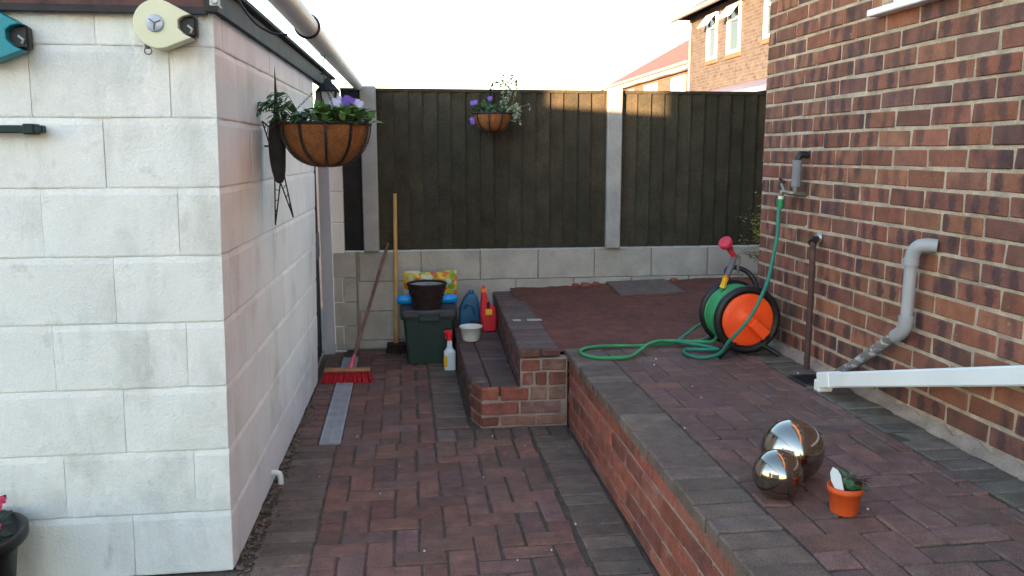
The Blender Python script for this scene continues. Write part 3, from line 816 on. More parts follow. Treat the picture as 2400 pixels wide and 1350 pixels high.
# ================================================================== HOUSES BEHIND THE FENCE
FX = 8.0
far = thing('neighbour_house', 'tan brick two-storey house behind the fence at the upper right', 'house', (FX, 20, 0))
FO = Vector((FX, 20, 0))
MB().box(Vector((FX, 14.0, -.05)) - FO, Vector((15, 23.25, 5.15)) - FO).obj('wall', M['far_brick'], far)
rf = MB().add([Vector(v) - FO for v in ((FX - .45, 13.7, 5.14), (FX - .45, 23.6, 5.14), (11.5, 23.6, 7.6), (11.5, 13.7, 7.6), (15.4, 23.6, 5.1), (15.4, 13.7, 5.1))],
              [(0, 3, 2, 1), (2, 3, 5, 4), (1, 2, 4), (0, 5, 3)]).obj('roof', M['roof_grey'], far)
MB().cbox(Vector((FX - .50, 13.7, 5.06)) - FO, Vector((FX - .40, 23.6, 5.16)) - FO, .02).obj('gutter', M['gutter_grey'], rf)
MB().cbox(Vector((FX - .06, 23.12, 0)) - FO, Vector((FX + .0, 23.20, 5.1)) - FO, .02).obj('downpipe', M['gutter_grey'], far)
def far_window(y0, y1, z0, z1, ajar=True):
    X = FX - .012
    wn_ = MB().box(Vector((X, y0, z0)) - FO, Vector((X + .011, y1, z1)) - FO).obj('window', M['glass'], far)
    fr = .075
    zt = z1 - .38
    for a, b in (((X - .04, y0, z0), (X - .001, y0 + fr, z1)), ((X - .04, y1 - fr, z0), (X - .001, y1, z1)), ((X - .04, y0 + fr, z0), (X - .001, y1 - fr, z0 + fr)),
                 ((X - .04, y0 + fr, z1 - fr), (X - .001, y1 - fr, z1)), ((X - .04, y0 + fr, zt), (X - .001, y1 - fr, zt + .06))):
        MB().box(Vector(a) - FO, Vector(b) - FO).obj('frame', M['upvc'], wn_)
    if ajar:                                   # top light hinged open
        mt = Matrix.Translation(Vector((X - .045, 0, z1 - .02)) - FO) @ Matrix.Rotation(R(38), 4, 'Y')
        mb = MB(); h = -.40
        for a, b in (((-.02, y0, h), (.0, y0 + .07, 0)), ((-.02, y1 - .07, h), (0, y1, 0)), ((-.02, y0 + .07, h), (0, y1 - .07, h + .07)), ((-.02, y0 + .07, -.07), (0, y1 - .07, 0))): mb.box(a, b, mt)
        mb.obj('top_light', M['upvc'], wn_)
        MB().box((-.012, y0 + .07, h + .07), (-.008, y1 - .07, -.07), mt).obj('pane', M['lens'], wn_)
    MB().cbox(Vector((FX - .05, y0 - .08, z0 - .11)) - FO, Vector((FX - .002, y1 + .08, z0 - .005)) - FO, .01).obj('sill', M['chip_red'], wn_)
far_window(21.15, 21.85, 3.85, 5.0); far_window(19.65, 20.45, 3.85, 5.0); far_window(17.2, 18.30, 3.95, 5.0, False)
MB().add([Vector(v) - FO for v in ((FX - 1.3, 14.6, 2.72), (FX - 1.3, 20.5, 2.72), (FX - .005, 20.5, 3.10), (FX - .005, 14.6, 3.10), (FX - 1.3, 14.6, 2.62), (FX - 1.3, 20.5, 2.62))],
         [(0, 3, 2, 1), (0, 1, 5, 4)]).obj('lean_to_roof', mat('lean_roof', (.16, .16, .24), .5, .1, 4), far)
MB().box(Vector((FX - 1.2, 14.7, -.05)) - FO, Vector((FX - .006, 20.4, 2.60)) - FO).obj('lean_to', M['far_brick'], far)

red = thing('neighbour_house', 'lower red-roofed brick house beyond the tan house, its windows catching light', 'house', (FX + .2, 28, 0))
QO = Vector((FX + .2, 28, 0))
MB().box(Vector((FX + .25, 23.4, -.05)) - QO, Vector((14, 33.0, 4.0)) - QO).obj('wall', M['far_brick_red'], red)
rr = MB().add([Vector(v) - QO for v in ((FX - .05, 23.26, 4.02), (FX - .05, 33.3, 4.02), (11.0, 30.0, 5.9), (11.0, 23.26, 5.9), (14.3, 33.3, 4.0), (14.3, 23.26, 4.0))],
              [(0, 3, 2, 1), (1, 2, 4), (2, 3, 5, 4), (0, 5, 3)]).obj('roof', M['roof_red'], red)
MB().cbox(Vector((FX - .12, 23.27, 3.93)) - QO, Vector((FX - .02, 33.4, 4.03)) - QO, .02).obj('gutter', M['gutter_grey'], rr)
MB().box(Vector((FX - .02, 23.28, 3.84)) - QO, Vector((FX + .248, 33.2, 3.925)) - QO).obj('soffit', M['upvc'], rr)
for (y0, y1) in ((24.2, 25.5), (27.0, 28.4), (29.8, 31.0)):
    wq = MB().box(Vector((FX + .235, y0, 2.5)) - QO, Vector((FX + .248, y1, 3.72)) - QO).obj('window', M['glass'], red)
    for a, b in (((y0, 2.5), (y0 + .09, 3.72)), ((y1 - .09, 2.5), (y1, 3.72)), ((y0 + .09, 2.5), (y1 - .09, 2.59)), ((y0 + .09, 3.63), (y1 - .09, 3.72))):
        MB().box(Vector((FX + .20, a[0], a[1])) - QO, Vector((FX + .234, b[0], b[1])) - QO).obj('frame', M['upvc'], wq)
    MB().box(Vector((FX + .226, y0 + .09, 2.59)) - QO, Vector((FX + .233, y1 - .09, 3.63)) - QO).obj('blind', M['upvc'], wq)

# house-shaped blockers added on the sunset side, out of frame: they keep the yard in shade but for a slot of sun on the fence
nv = Vector((.7431, -.6691, 0)); tv = Vector((-.6691, -.7431, 0))
def sun_blocker(name, p0, p1, s0, s1, h, label):
    pts = [nv * p0 + tv * s0, nv * p1 + tv * s0, nv * p1 + tv * s1, nv * p0 + tv * s1]
    t = thing(name, label, 'house', tuple(pts[0]), 'added sun blockers out of frame on the sunset side')
    O = pts[0]; vs = [p - O for p in pts] + [p - O + Vector((0, 0, h)) for p in pts]
    MB().add(vs, [(0, 1, 5, 4), (1, 2, 6, 5), (2, 3, 7, 6), (3, 0, 4, 7), (0, 3, 2, 1), (4, 5, 6, 7)]).obj('wall', M['render_wall'], t)
    a = (pts[0] + pts[3]) / 2 - O + Vector((0, 0, h + 1.4)); b = (pts[1] + pts[2]) / 2 - O + Vector((0, 0, h + 1.4))
    MB().add([vs[4], vs[5], vs[6], vs[7], a, b], [(0, 1, 5, 4), (2, 3, 4, 5), (1, 2, 5), (3, 0, 4)]).obj('roof', M['roof_grey'], t)
sun_blocker('neighbour_house', -2.742, 5.0, 10.0, 16.0, 3.4, 'house-shaped sun blocker added out of frame behind the camera to the left')
sun_blocker('garage_blocker', -5.4, -3.403, 8.5, 13.0, 3.0, 'garage-shaped sun blocker added out of frame to the left beyond the shed')

# ================================================================== YARD DRAIN
dr = thing('channel_drain', 'long grey slotted channel drain let into the pavers beside the shed', 'drain', (-.394, 5.1, 0))
for k in range(4):
    y0 = 4.20 + k * .465; mb = MB(); y1 = y0 + .46
    for xx in (-.447, -.351): mb.cbox((xx + .394, y0 - 5.1, -.012), (xx + .012 + .394, y1 - 5.1, .004), .001)
    for xx in (-.396,): mb.cbox((xx + .394, y0 - 5.1, -.012), (xx + .008 + .394, y1 - 5.1, .004), .001)
    q = y0
    while q < y1 - .008: mb.box((-.043, q - 5.1, -.012), (.045, q + .0105 - 5.1, .003)); q += .0165
    mb.obj('grating', mat('grate', (.34, .34, .36), .6, .15, 10) if 'grate' not in bpy.data.materials else bpy.data.materials['grate'], dr)
MB().box((-.052, -.9, -.03), (.053, .96, -.0125)).obj('channel', M['joint_sand'], dr)

# ================================================================== POLE, CABLE, HOOK
PX = -.302
def pole_z(y): return 1.872 + (y - 2.4) * .0195
pole = MB().tube([(PX, y, pole_z(y)) for y in (-1.5, 0, 1, 2, 3, 4, 5, 6.25)], .035, 20).obj('overhead_pole', M['pole_grey'])
tag(pole, 'long grey pole running overhead along the shed roof to the fence', 'pole')
prop = MB().cbox((PX - .04, -1.56, -.02), (PX + .04, -1.48, pole_z(-1.5) + .03), .004).obj('timber_post', M['wood_red']); tag(prop, 'timber post behind the camera carrying the near end of the grey pole', 'post')
ch = thing('power_cable', 'dark cable drooping from the shed roof corner to the grey pole', 'cable', (-.5, 2.8, 1.95))
CO = Vector((-.5, 2.8, 1.95))
pts = spline([(-.56, 2.80, 2.01), (-.50, 2.73, 1.97), (-.478, 2.76, 1.915), (-.442, 2.8, 1.865), (-.398, 2.85, 1.843), (-.362, 2.90, 1.846)], 6)
MB().tube([p - CO for p in pts], .0042, 8).obj('cable', M['black_metal'], ch)
ring = [Vector((PX + .0388 * math.cos(a), 2.955 + .012 * math.cos(a), pole_z(2.955) + .0388 * math.sin(a))) - CO for a in [k * math.pi / 12 for k in range(24)]]
MB().tube(ring, .0042, 8, closed=True).obj('cable_wrap', M['black_metal'], ch)
hk = thing('eye_plate', 'small galvanised eye plate screwed to the shed roof corner', 'bracket', (-.575, 2.862, 1.945))
MB().cbox((-.016, -.004, -.02), (.016, .004, .02), .002).obj('plate', M['galv'], hk)
MB().tube([(.0 + .011 * math.cos(a), -.010, -.002 + .011 * math.sin(a)) for a in [k * math.pi / 8 for k in range(16)]], .0028, 8, closed=True).obj('eye', M['galv'], hk)
MB().tube([(.006, -.006, -.012), (.022, -.008, -.028)], .0025, 8).obj('screw', M['galv'], hk)

# ================================================================== HANGING BASKETS
def pansy(c, face, r, m):
    mb = MB(); c = Vector(c); f = Vector(face).normalized(); a = f.orthogonal().normalized(); b = f.cross(a)
    for k in range(5):
        t = k * 2 * math.pi / 5 + .3; d = (a * math.cos(t) + b * math.sin(t)); s_ = f.cross(d)
        p = c + f * U(0, .004)
        mb.add([p, p + d * r * .5 + s_ * r * .5 + f * .003, p + d * r + s_ * r * .28, p + d * r * 1.05 - s_ * r * .1, p + d * r * .9 - s_ * r * .42, p + d * r * .4 - s_ * r * .45 + f * .003], [(0, 1, 2, 3, 4, 5)], True)
    return mb
def basket(root, rad, dep, nrib, straps=True):
    n = 40; prof = []
    for k in range(13):
        a = k / 12 * math.pi / 2; prof.append((max(.002, rad * .985 * math.cos(a) ** .8), -dep * math.sin(a)))
    prof = prof[::-1]
    lm = MB().lathe(prof, n=n, cap=False)
    lm.v = [tuple(Vector(p) * (1 + U(-.012, .012))) for p in lm.v]; lm.obj('liner', M['coco'], root)
    fb = MB()
    for k in range(420):
        a, t = U(0, 6.283), U(0, .95) * math.pi / 2; rr = rad * .985 * math.cos(t) ** .8; c = Vector((rr * math.cos(a), rr * math.sin(a), -dep * math.sin(t))); o_ = c.normalized()
        if random.random() < .3: c = Vector((rad * .985 * math.cos(a), rad * .985 * math.sin(a), 0)); o_ = (o_ + Vector((0, 0, 1.2))).normalized()
        sd_ = Vector((U(-1, 1), U(-1, 1), U(-1, 1))); q = c + o_ * U(.003, .010) + sd_ * .012
        fb.add([c + sd_ * -.008, (c + q) / 2 + o_ * .003, q, (c + q) / 2 + o_ * .0035 + Vector((0, 0, .0009))], [(0, 1, 2), (0, 2, 3)])
    fb.obj('coir_fibres', M['coco'], root)['kind'] = 'stuff'
    MB().lathe([(rad * .97, -.02), (rad * .5, .004), (.002, .012)], n=30, cap=False).obj('potting_soil', M['potting'], root)
    for k in range(nrib):
        t = k * 2 * math.pi / nrib + .22; mb = MB(); pr = []
        for j in range(15):
            a = j / 14 * math.pi / 2; rr = rad * 1.012 * math.cos(a) ** .8; pr.append(Vector((rr * math.cos(t), rr * math.sin(t), -dep * 1.015 * math.sin(a))))
        tang = Vector((-math.sin(t), math.cos(t), 0)); w_ = rad * .028; vs = []
        for p in pr: vs += [p - tang * w_, p + tang * w_, p + tang * w_ + Vector((p.x, p.y, 0)).normalized() * .004 - Vector((0, 0, .002)), p - tang * w_ + Vector((p.x, p.y, 0)).normalized() * .004 - Vector((0, 0, .002))]
        fs = []
        for j in range(14):
            o = 4 * j
            for q in range(4): fs.append((o + q, o + (q + 1) % 4, o + 4 + (q + 1) % 4, o + 4 + q))
        mb.add(vs, fs).obj('strap', M['black_metal'], root)
    MB().tube([(rad * 1.015 * math.cos(a), rad * 1.015 * math.sin(a), 0) for a in [k * math.pi / 24 for k in range(48)]], .0055, 8, closed=True).obj('rim', M['black_metal'], root)
def chains(root, rad, top):
    for k in range(3):
        t = k * 2 * math.pi / 3 + .9; a = Vector((rad * math.cos(t), rad * math.sin(t), 0)); b = Vector(top); mb = MB(); L = (b - a).length; n = int(L / .014)
        d = (b - a).normalized(); u = d.orthogonal().normalized(); v = d.cross(u)
        for j in range(n):
            c = a + (b - a) * ((j + .5) / n); uu = u if j % 2 else v
            mb.tube([c + d * .0085 * math.cos(q) + uu * .0042 * math.sin(q) for q in [i * math.pi / 4 for i in range(8)]], .0011, 4, closed=True)
        mb.obj('chain', M['black_metal'], root)

random.seed(21)
b1 = thing('hanging_basket', 'large coir hanging basket of pansies and leaves hung from the overhead pole', 'hanging basket', (-.308, 3.60, 1.585), 'hanging baskets')
basket(b1, .182, .172, 11); chains(b1, .182, (0, 0, .17))
for j in range(8): MB().tube([(.0042 * math.sin(q) * (j % 2), .0042 * math.sin(q) * (1 - j % 2), .174 + j * .011 + .0085 * math.cos(q)) for q in [i * math.pi / 4 for i in range(8)]], .0013, 5, closed=True).obj('chain_link', M['black_metal'], b1)
MB().tube(spline([(0, 0, .25), (.006, 0, .275), (0, 0, .292), (-.012, 0, .28), (0, .0, .268)], 5), .002, 6).obj('hook', M['black_metal'], b1)
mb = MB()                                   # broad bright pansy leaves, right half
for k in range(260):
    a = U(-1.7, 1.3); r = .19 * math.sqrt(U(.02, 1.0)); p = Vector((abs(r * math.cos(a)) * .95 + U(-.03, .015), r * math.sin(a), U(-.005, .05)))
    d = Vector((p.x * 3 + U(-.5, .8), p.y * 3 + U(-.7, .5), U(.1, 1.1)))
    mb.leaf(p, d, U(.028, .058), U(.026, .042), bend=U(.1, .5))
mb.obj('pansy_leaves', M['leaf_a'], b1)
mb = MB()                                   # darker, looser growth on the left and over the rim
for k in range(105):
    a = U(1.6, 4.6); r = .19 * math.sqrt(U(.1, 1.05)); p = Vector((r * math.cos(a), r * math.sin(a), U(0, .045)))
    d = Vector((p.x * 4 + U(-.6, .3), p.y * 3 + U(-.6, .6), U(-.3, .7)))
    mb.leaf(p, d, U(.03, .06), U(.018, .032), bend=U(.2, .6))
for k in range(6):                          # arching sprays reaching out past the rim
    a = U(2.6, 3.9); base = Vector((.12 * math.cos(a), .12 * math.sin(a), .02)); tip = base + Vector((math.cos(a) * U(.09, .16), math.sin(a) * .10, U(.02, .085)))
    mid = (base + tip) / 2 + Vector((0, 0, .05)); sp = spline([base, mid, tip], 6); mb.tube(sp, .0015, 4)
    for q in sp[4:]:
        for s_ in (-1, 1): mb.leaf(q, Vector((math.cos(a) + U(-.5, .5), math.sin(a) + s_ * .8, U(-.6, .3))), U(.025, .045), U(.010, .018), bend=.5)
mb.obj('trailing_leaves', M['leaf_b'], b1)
mb = MB()  # dark leaf bits through the middle of the basket
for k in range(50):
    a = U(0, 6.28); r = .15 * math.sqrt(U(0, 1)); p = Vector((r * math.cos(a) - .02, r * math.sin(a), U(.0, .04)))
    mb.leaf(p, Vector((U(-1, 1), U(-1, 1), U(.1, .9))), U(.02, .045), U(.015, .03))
mb.obj('dark_leaves', M['leaf_dark'], b1)
for (x, z, m, yo) in ((.045, .078, 'petal_lilac', -.06), (.062, .088, 'petal_lilac', -.02), (.092, .092, 'petal_purple', -.05), (.10, .085, 'petal_purple', -.075), (.125, .082, 'petal_purple', -.03), (.138, .075, 'petal_lilac', -.06)):
    o = pansy((x, yo, z), (U(-.2, .2), -1, U(.1, .5)), U(.019, .025), m).obj('flower', M[m], b1)
    MB().tube([(x, yo + .002, z), (x * .92, yo + .02, .02)], .0014, 5).obj('stem', M['leaf_b'], o)

b2 = thing('hanging_basket', 'small coir hanging basket with trailing pale foliage in front of the fence', 'hanging basket', (.652, 6.09, 1.745), 'hanging baskets')
basket(b2, .138, .130, 9); chains(b2, .138, (0, 0, .20))
MB().tube(spline([(0, .215, .10), (0, .16, .155), (0, .06, .205), (0, -.01, .21), (0, -.015, .197), (0, .0, .192)], 6), .005, 8).obj('bracket', M['black_metal'], b2)
MB().cbox((-.015, .205, .02), (.015, .2205, .16), .002).obj('bracket_plate', M['black_metal'], b2)
mb = MB()
for k in range(80):
    a = U(0, 6.28); r = .13 * math.sqrt(U(0, 1)); p = Vector((r * math.cos(a) - .01, r * math.sin(a), U(0, .06)))
    mb.leaf(p, Vector((p.x * 4 + U(-.6, .6), p.y * 3 + U(-.7, .4), U(0, 1))), U(.03, .05), U(.02, .034))
mb.obj('leaves', M['leaf_b'], b2)
mb = MB()
for k in range(9):                          # variegated trails, up and over the right side
    base = Vector((U(.04, .12), U(-.10, .02), .02)); up_ = k < 5
    tip = base + (Vector((U(-.06, .08), U(-.05, .03), U(.12, .26))) if up_ else Vector((U(.04, .10), U(-.07, 0), U(-.14, -.02))))
    mid = (base + tip) / 2 + Vector((.035, -.01, .05)); sp = spline([base, mid, tip], 8); mb.tube(sp, .0013, 4)
    for q in sp[2:]:
        for s_ in range(2): mb.leaf(q, Vector((U(-1, 1), U(-1, .2), U(-.6, .8))), U(.018, .034), U(.014, .024))
mb.obj('variegated_trails', M['leaf_pale'], b2)
for (x, y, z) in ((-.15, -.06, .07), (-.13, -.08, .075), (-.155, -.08, -.045), (-.15, -.07, -.062), (-.03, -.1, .10)):
    o = pansy((x, y, z), (-.2, -1, .2), .017, 'petal_purple').obj('flower', M['petal_purple'], b2)
    MB().tube([(x, y + .003, z), (-.08, -.03, .02)], .0012, 5).obj('stem', M['leaf_b'], o)
mb = MB()
for (x, h) in ((.27, .05), (.19, .30), (.10, .23)):
    mb.tube(spline([(.09, .02, .03), (x * .8, .03, h * .5 + .03), (x, .03, h + .02)], 6), .0014, 4)
    for q in range(5): mb.leaf((x + U(-.01, .01), .03, h + .02 - q * .012), (U(-1, 1), U(-.5, .5), U(0, 1)), .022, .008)
mb.obj('tall_stems', M['leaf_pale'], b2)

# ================================================================== SHED ORNAMENTS
orn = thing('bird_ornament', 'dark metal bird ornament with long forked tail on the shed side', 'ornament', (-.516, 3.68, 1.475))
OO = Vector((-.505, 3.68, 1.48))
def o_tube(name, pts, r): return MB().tube([Vector(p) - OO for p in pts], r, 8).obj(name, M['rust_metal'], orn)
body = spline([(-.505, 3.68, 1.61), (-.505, 3.675, 1.585), (-.505, 3.67, 1.53), (-.505, 3.67, 1.46), (-.503, 3.675, 1.39), (-.502, 3.68, 1.345)], 5)
MB().tube([p - OO for p in body], lambda t: .007 + .029 * math.sin(math.pi * min(1, t * .94 + .06)) ** .6, 14).obj('body', M['rust_metal'], orn)
def wire_blade(name, a, b, c):
    """flat blade framed in wire: base edge a-b, tip c"""
    a, b, c = Vector(a), Vector(b), Vector(c); mb = MB()
    for p, q in ((a, c), (b, c), (a, b)): mb.tube([p - OO, q - OO], .0032, 6)
    for t in (.25, .5, .75): mb.tube([a.lerp(c, t) - OO, b.lerp(c, t * .8) - OO], .0018, 5)
    mb.obj(name, M['rust_metal'], orn)
wire_blade('tail_feather', (-.522, 3.68, 1.37), (-.50, 3.685, 1.35), (-.528, 3.68, 1.168))
wire_blade('tail_feather', (-.504, 3.685, 1.36), (-.482, 3.68, 1.375), (-.452, 3.68, 1.200))
wire_blade('lower_wing', (-.530, 3.68, 1.48), (-.524, 3.68, 1.57), (-.563, 3.68, 1.603))
mb = MB().add([Vector(v) - OO for v in ((-.517, 3.674, 1.60), (-.494, 3.674, 1.60), (-.498, 3.678, 1.72), (-.5035, 3.68, 1.832), (-.509, 3.678, 1.72),
                                        (-.517, 3.686, 1.60), (-.494, 3.686, 1.60), (-.498, 3.684, 1.72), (-.5035, 3.682, 1.832), (-.509, 3.684, 1.72))],
              [(0, 1, 2, 4), (4, 2, 3), (5, 9, 7, 6), (9, 8, 7), (0, 4, 9, 5), (4, 3, 8, 9), (3, 2, 7, 8), (2, 1, 6, 7), (1, 0, 5, 6)])
mb.obj('upper_wing', M['rust_metal'], orn)
o_tube('wall_peg', [(-.56, 3.69, 1.50), (-.505, 3.68, 1.50)], .004)

lan = thing('lantern', 'black wall lantern with pointed roof by the shed door', 'lantern', (-.462, 5.70, 1.86))
q4 = lambda r, z, n=4: [(r * math.cos(k * 2 * math.pi / n + math.pi / 4), r * math.sin(k * 2 * math.pi / n + math.pi / 4), z) for k in range(n)]
def frust(mb, prof, n=4):
    vs = []; fs = []
    for r, z in prof: vs += q4(r, z, n)
    for i in range(len(prof) - 1):
        for k in range(n): fs.append((i * n + k, i * n + (k + 1) % n, (i + 1) * n + (k + 1) % n, (i + 1) * n + k))
    fs += [tuple(range(n))[::-1], tuple(range(len(vs) - n, len(vs)))]
    return mb.add(vs, fs)
frust(MB(), [(.096, .0), (.100, .006), (.055, .045), (.030, .062), (.026, .078), (.008, .09), (.010, .102), (.004, .112)]).obj('roof', M['black_metal'], lan)
frust(MB(), [(.046, -.11), (.062, -.001)]).obj('glass', M['lantern_glass'], lan)
for k in range(4):
    a = math.pi / 4 + k * math.pi / 2; c, s_ = math.cos(a), math.sin(a)
    MB().tube([(.050 * c, .050 * s_, -.112), (.066 * c, .066 * s_, -.001)], .005, 6).obj('bar', M['black_metal'], lan)
frust(MB(), [(.03, -.135), (.056, -.118), (.056, -.111)]).obj('base', M['black_metal'], lan)
MB().tube(spline([(0, 0, .105), (-.03, 0, .115), (-.075, 0, .095), (-.082, 0, .07)], 5), .006, 8).obj('bracket', M['black_metal'], lan)

def line_reel(name, label, loc, m, sc, grp):
    t = thing(name, label, 'clothes line', loc, grp)
    r = .074 * sc; poly = []
    tip = (.100 * sc, .030 * sc); tipb = (.100 * sc, -.040 * sc)
    for k in range(33): a = R(62) + R(360 - 62 - 72) * k / 32; poly.append((r * math.cos(a), r * math.sin(a)))
    poly += [tipb, (.078 * sc, -.030 * sc), (.060 * sc, -.012 * sc), (.060 * sc, .012 * sc), (.074 * sc, .024 * sc), tip]
    poly = poly[::-1]
    ease(MB().prism(poly, -.075, -.012).obj('case', M[m], t))
    MB().cbox((.050 * sc, -.048, -.034 * sc), (.108 * sc, -.008, .028 * sc), .006).obj('wall_bracket', M['plastic_black'], t)
    MB().cbox((-.02, -.012, -.03), (.02, .004, .03), .003).obj('back_plate', M['plastic_black'], t)
    o = MB().lathe([(.027 * sc, 0), (.027 * sc, .004), (.022 * sc, .006), (.002, .0065)], (-.008 * sc, -.0752, .002), 28, Matrix.Rotation(R(90), 4, 'X'), cap=False).obj('badge', M['lens'], t)
    for k in range(3):
        a = k * 2.1 + .4; MB().tube([(-.008 * sc, -.083, .002), (-.008 * sc + .02 * math.cos(a) * sc, -.083, .002 + .02 * math.sin(a) * sc)], .002, 5).obj('spoke', M['gun_grey'], o)
    MB().tube([(-.043 * sc + .011 * math.cos(a), -.04, -.078 * sc + .011 * math.sin(a)) for a in [k * math.pi / 8 for k in range(16)]], .002, 6, closed=True).obj('ring', M['gun_grey'], t)
    MB().cbox((-.052 * sc, -.046, -.072 * sc), (-.036 * sc, -.034, -.055 * sc), .003).obj('ring_tab', M['gun_grey'], t)
    MB().tube([(.084 * sc, -.05, .0), (.098 * sc, -.055, -.012), (.092 * sc, -.05, -.022)], .004, 8).obj('line_hook', M['galv'], t)
line_reel('clothes_line_reel', 'round cream clothes line reel high on the white shed front', (-.742, 2.898, 1.862), 'cream_plastic', 1.0, 'clothes line reels')
line_reel('clothes_line_reel', 'teal clothes line reel cut by the left edge of the picture', (-1.255, 2.898, 1.822), 'teal', 1.12, 'clothes line reels')
rail = thing('wall_rail', 'short dark green rail fixed across the shed front below the teal reel', 'rail', (-1.4, 2.87, 1.54))
MB().cbox((-.35, -.022, -.012), (.285, .012, .012), .004).obj('bar', M['dark_green'], rail)
MB().cbox((.225, -.026, -.016), (.262, .03, .017), .005).obj('bracket', M['dark_green'], rail)
pl = thing('planter', 'black flower pot with pink geraniums at the bottom left corner', 'planter', (-1.412, 2.68, -.02))
MB().lathe([(.13, 0), (.14, .02), (.165, .22), (.172, .262), (.196, .266), (.202, .275), (.202, .300), (.194, .305), (.18, .30), (.175, .27), (.01, .262)], n=40, cap=True).obj('pot', M['plastic_black'], pl)
random.seed(5); mb = MB()
for k in range(70):
    a = U(0, 6.28); r = .16 * math.sqrt(U(0, 1)); p = Vector((r * math.cos(a), r * math.sin(a), .27 + U(0, .08)))
    mb.leaf(p, Vector((p.x * 4 + U(-.5, .5), p.y * 4 + U(-.5, .5), U(0, .8))), U(.03, .05), U(.03, .045))
mb.obj('leaves', M['leaf_dark'], pl)
for (x, y, z) in ((.155, -.06, .425), (.155, -.08, .365), (.16, -.15, .285), (.05, -.03, .44), (-.02, -.05, .40)):
    fl = MB()
    for k in range(9):
        c = Vector((x + U(-.018, .018), y + U(-.018, .018), z + U(-.014, .014)))
        pm = pansy(c, (U(-.6, .6), -1, U(-.2, .8)), .012, None); fl.add(pm.v, pm.f, True)
    o = fl.obj('flower_head', M['petal_pink'], pl); MB().tube([(x, y, z), (x * .6, y * .6, .28)], .002, 5).obj('stem', M['leaf_b'], o)

# ================================================================== BROOMS
br = thing('broom', 'broom with red bristles leaning on a brown handle beside the shed', 'broom', (-.375, 5.40, 0), 'brooms against the back wall')
hd = Matrix.Rotation(R(-4), 4, 'Z')
ease(MB().cbox((-.150, -.03, .066), (.150, .028, .088), .006, hd).obj('stock', M['wood_stock'], br))
random.seed(9); mb = MB()
for i in range(30):
    for j in range(4):
        x = -.143 + .286 * i / 29; y = -.023 + .015 * j; sx = x * .10 + U(-.006, .006); sy = (y) * .5 + U(-.006, .006) - .008
        mb.tube([hd @ Vector((x, y, .068)), hd @ Vector((x + sx * .5, y + sy * .5, .035)), hd @ Vector((x + sx * 1.1, y + sy, .001))], lambda t: .0035 + .0035 * t, 5)
mb.obj('bristles', M['bristle_red'], br)
a = Vector((.018, .02, .085)); b = Vector((.262, .905, .80)); d = (b - a).normalized()
MB().tube([a - d * .01, a + d * .10], lambda t: .0165 - .004 * t, 12).obj('socket', M['pink_socket'], br)
MB().tube([a + d * .06, b], .0115, 12).obj('handle', M['wood_red'], br)
br2 = thing('broom', 'broom with pale wooden handle and small dark brush standing at the back wall', 'broom', (-.066, 6.17, 0), 'brooms against the back wall')
ease(MB().cbox((-.07, -.028, .05), (.07, .028, .075), .006).obj('stock', M['bristle_dark'], br2))
mb = MB()
for i in range(16):
    for j in range(4):
        x = -.065 + .13 * i / 15; y = -.022 + .0147 * j; mb.tube([(x, y, .052), (x * 1.08 + U(-.004, .004), y * 1.3 + U(-.004, .004), .001)], lambda t: .004 + .003 * t, 5)
mb.obj('bristles', M['bristle_dark'], br2)
MB().tube([(0, 0, .06), (.012, .112, 1.172)], .0145, 14).obj('handle', M['wood_pale'], br2)
MB().lathe([(.02, 0), (.02, .05), (.016, .055)], (0, .0, .074), 14).obj('socket', M['wood_stock'], br2)

# ================================================================== STORAGE BOX AND WHAT STANDS ON IT
def rbox(mb, w0, d0, w1, d1, z0, z1, c=(0, 0), r=.02, n=5, cap=True, steps_=1):
    """tapered box with rounded upright edges"""
    rings = []
    for i in range(steps_ + 1):
        t = i / steps_; w_, d_, z = w0 + (w1 - w0) * t, d0 + (d1 - d0) * t, z0 + (z1 - z0) * t; ring_ = []
        for (sx, sy, a0) in ((1, 1, 0), (-1, 1, 90), (-1, -1, 180), (1, -1, 270)):
            for k in range(n + 1):
                a = R(a0 + 90 * k / n); ring_.append((c[0] + sx * (w_ / 2 - r) + r * math.cos(a), c[1] + sy * (d_ / 2 - r) + r * math.sin(a), z))
        rings.append(ring_)
    N = len(rings[0]); vs = [p for q in rings for p in q]; fs = []
    for i in range(len(rings) - 1):
        for k in range(N): fs.append((i * N + k, i * N + (k + 1) % N, (i + 1) * N + (k + 1) % N, (i + 1) * N + k))
    if cap: fs += [tuple(range(N))[::-1], tuple(range(len(vs) - N, len(vs)))]
    return mb.add(vs, fs)
bx = thing('storage_box', 'dark green plastic storage box with grey lid against the back wall', 'box', (.168, 5.945, 0))
ease(rbox(MB(), .305, .30, .365, .35, .0, .350, r=.025).obj('tub', M['box_green'], bx))
ease(rbox(MB(), .395, .375, .400, .38, .324, .364, r=.03).obj('rim', M['box_green'], bx))
ease(rbox(MB(), .402, .382, .385, .365, .365, .390, r=.03).obj('lid', M['lid_grey'], bx))
for sx in (-1, 1): MB().cbox((sx * .125 - .055, -.205, .344), (sx * .125 + .055, -.187, .380), .004).obj('lid_clip', M['lid_grey'], bx)
MB().cbox((-.07, -.196, .312), (.07, -.186, .344), .004).obj('handle', M['box_green'], bx)
MB().cbox((-.075, -.1905, .304), (.075, -.178, .309), .002).obj('handle_lip', M['lid_grey'], bx)
wk = thing('wicker_planter', 'round dark wicker planter with pale lining on the storage box lid', 'planter', (.158, 5.855, .391))
mb = MB(); n = 40
for k in range(13):                          # woven rods, ring above ring
    t = k / 12; r = .086 + .044 * t; z = .007 + .158 * t
    mb.tube([((r + .003 * math.cos(10 * a + (k % 2) * math.pi)) * math.cos(a), (r + .003 * math.cos(10 * a + (k % 2) * math.pi)) * math.sin(a), z) for a in [j * 2 * math.pi / n for j in range(n)]], .0085, 6, closed=True)
mb.obj('weave', M['wicker'], wk)
